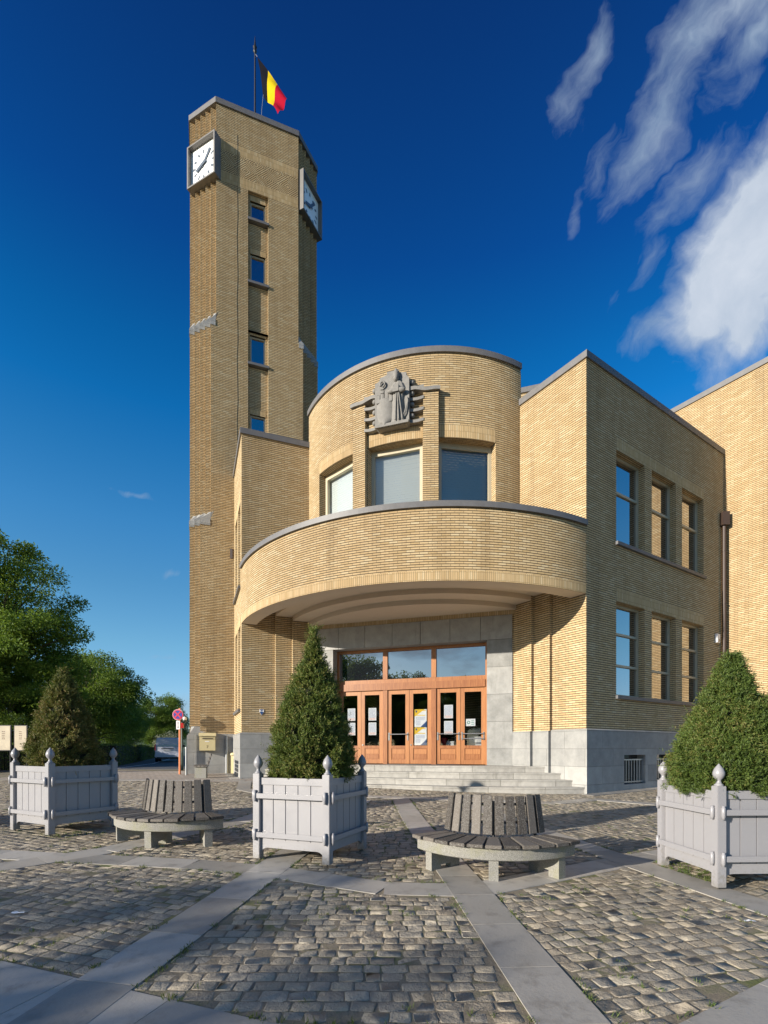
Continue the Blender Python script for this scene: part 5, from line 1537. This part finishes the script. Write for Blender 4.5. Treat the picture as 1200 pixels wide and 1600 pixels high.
wd_ = bpy.data.worlds.new("World"); S.world = wd_; wd_.use_nodes = True
k = NT.__new__(NT); k.t = wd_.node_tree; k.t.nodes.clear(); k.out = k.t.nodes.new("ShaderNodeOutputWorld")
sky = k.t.nodes.new("ShaderNodeTexSky"); sky.sky_type = 'NISHITA'; sky.sun_disc = False
sky.sun_elevation = EL
sky.sun_rotation = math.atan2(to_sun.x, to_sun.y)
sky.altitude = 0; sky.air_density = 1.0; sky.dust_density = .25; sky.ozone_density = 4.5
dirv = k.n("ShaderNodeTexCoord").outputs["Generated"]
sp_ = k.n("ShaderNodeSeparateXYZ", {0: dirv})
dx_, dy_, dz_ = sp_.outputs
# polarised sky: deeper and more saturated well above the horizon
hs = k.n("ShaderNodeHueSaturation", {"Hue": .5, "Saturation": SKY_SAT, "Value": 1., "Color": sky.outputs[0]}).outputs[0]
gm = k.n("ShaderNodeGamma", {0: hs, 1: 1.0}).outputs[0]
el_ = k.mapr(dz_, .0, .85, 1.0, .0)
tint = k.ramp(el_, [(p, tuple(TINTK*x for x in c)) for p, c in SKY_RAMP])
ds_ = k.n("ShaderNodeVectorMath", {0: dirv, 1: tuple(to_sun)}, operation='DOT_PRODUCT').outputs[1]
skyc = k.mix(k.mapr(ds_, .42, .85, 1., 0.), k.mix(1., gm, (1., .93, .82), 'MULTIPLY'), k.mix(1., gm, tint, 'MULTIPLY'))
# clouds, laid out on the dome by direction
ay = k.math('MAXIMUM', k.math('ABSOLUTE', dy_), .02)
u_ = k.math('DIVIDE', dx_, ay); v_ = k.math('DIVIDE', dz_, ay)
uv_ = k.n("ShaderNodeCombineXYZ", {0: u_, 1: v_, 2: k.math('MULTIPLY', k.math('SIGN', dy_), 3.)}).outputs[0]
ANG = R(58)
def rot(vec, ang, sx, sy):
    mp = k.n("ShaderNodeMapping", {0: vec}); mp.inputs["Rotation"].default_value = (0,0,-ang); 
    return k.n("ShaderNodeVectorMath", {0: mp.outputs[0], 1: (sx, sy, 1)}, operation='MULTIPLY').outputs[0]
warp = k.n("ShaderNodeTexNoise", {"Vector": uv_, "Scale": 3.2, "Detail": 4, "Roughness": .6}).outputs[1]
wv = k.n("ShaderNodeVectorMath", {0: k.n("ShaderNodeVectorMath", {0: warp, 1: (.5,.5,.5)}, operation='SUBTRACT').outputs[0], 1: (.16,.16,0)}, operation='MULTIPLY').outputs[0]
uvw = k.n("ShaderNodeVectorMath", {0: uv_, 1: wv}, operation='ADD').outputs[0]
fine = k.noise(rot(uvw, ANG, 6.0, 19.), 1., 10, .62)
fine2 = k.noise(rot(uvw, ANG, 2.6, 4.2), 1.7, 7, .6)
def blob(px, py, rx, ry, ang, amp=1., pw=2.):
    """ellipse on the dome given by direction"""
    cu, cv = (px-600)/784, (1170-py)/784
    mp = k.n("ShaderNodeVectorMath", {0: uvw, 1: (cu, cv, 3.)}, operation='SUBTRACT').outputs[0]
    q = rot(mp, R(ang), 784/rx, 784/ry)
    d = k.n("ShaderNodeVectorMath", {0: q}, operation='LENGTH').outputs[1]
    return k.math('MULTIPLY', k.mapr(d, 1., 0., 0., 1.), amp)
acc = None
for b in CLOUDS:
    q = blob(*b)
    acc = q if acc is None else k.math('MAXIMUM', acc, q)
den = k.math('ADD', acc, k.math('MULTIPLY', k.math('SUBTRACT', fine, .5), 1.35))
den = k.math('ADD', den, k.math('MULTIPLY', k.math('SUBTRACT', fine2, .5), .7))
den = k.math('MULTIPLY', den, k.mapr(acc, .0, .12))
cm = k.math('POWER', k.mapr(den, .10, .95, 0, 1.), 1.15)
solid = None
for b in SOLID:
    q = blob(*b); solid = q if solid is None else k.math('MAXIMUM', solid, q)
sd = k.math('ADD', solid, k.math('MULTIPLY', k.math('SUBTRACT', fine2, .5), .85)); sd = k.math('ADD', sd, k.math('MULTIPLY', k.math('SUBTRACT', fine, .5), .45))
sd = k.math('MULTIPLY', sd, k.mapr(solid, .0, .10))
cs = k.mapr(sd, .10, .62, 0, .95)
cm = k.math('MAXIMUM', k.math('MULTIPLY', cm, .76), cs)
# general cumulus low in the sky all around behind the viewer, seen only in reflections
bk = k.noise(k.n("ShaderNodeVectorMath", {0: dirv, 1: (1, 1, 2.6)}, operation='MULTIPLY').outputs[0], 4.6, 7, .55)
bk = k.math('MULTIPLY', k.mapr(bk, .50, .62), k.math('MULTIPLY', k.mapr(dy_, .05, -.15), k.mapr(dz_, .5, .28)))
cm = k.math('MAXIMUM', cm, k.math('MULTIPLY', bk, .85))
shade_ = k.math('ADD', k.math('MULTIPLY', fine2, .55), k.math('MULTIPLY', cs, .25))
cc = k.mix(k.mapr(shade_, .25, .75), tuple(TINTK*x for x in CLOUD_D), tuple(TINTK*x for x in CLOUD_L))
final = k.mix(cm, skyc, cc)
bg = k.n("ShaderNodeBackground", {0: final, 1: SKY_STR})
k.t.links.new(bg.outputs[0], k.out.inputs[0])

cd = bpy.data.cameras.new("camera"); cam = bpy.data.objects.new("camera", cd); COL.objects.link(cam)
cam.location = (0, 0, E); cam.rotation_euler = (R(90), 0, 0)
cd.sensor_fit = 'HORIZONTAL'; cd.sensor_width = 36; cd.lens = 784/1200*36
cd.shift_y = 370/1200; cd.clip_start = .05; cd.clip_end = 3000
S.camera = cam
S.view_settings.view_transform = 'Standard'; S.view_settings.look = 'None'
S.view_settings.exposure = EXPO; S.view_settings.gamma = 1
S.cycles.max_bounces = 8; S.cycles.transparent_max_bounces = 12
S.render.film_transparent = False
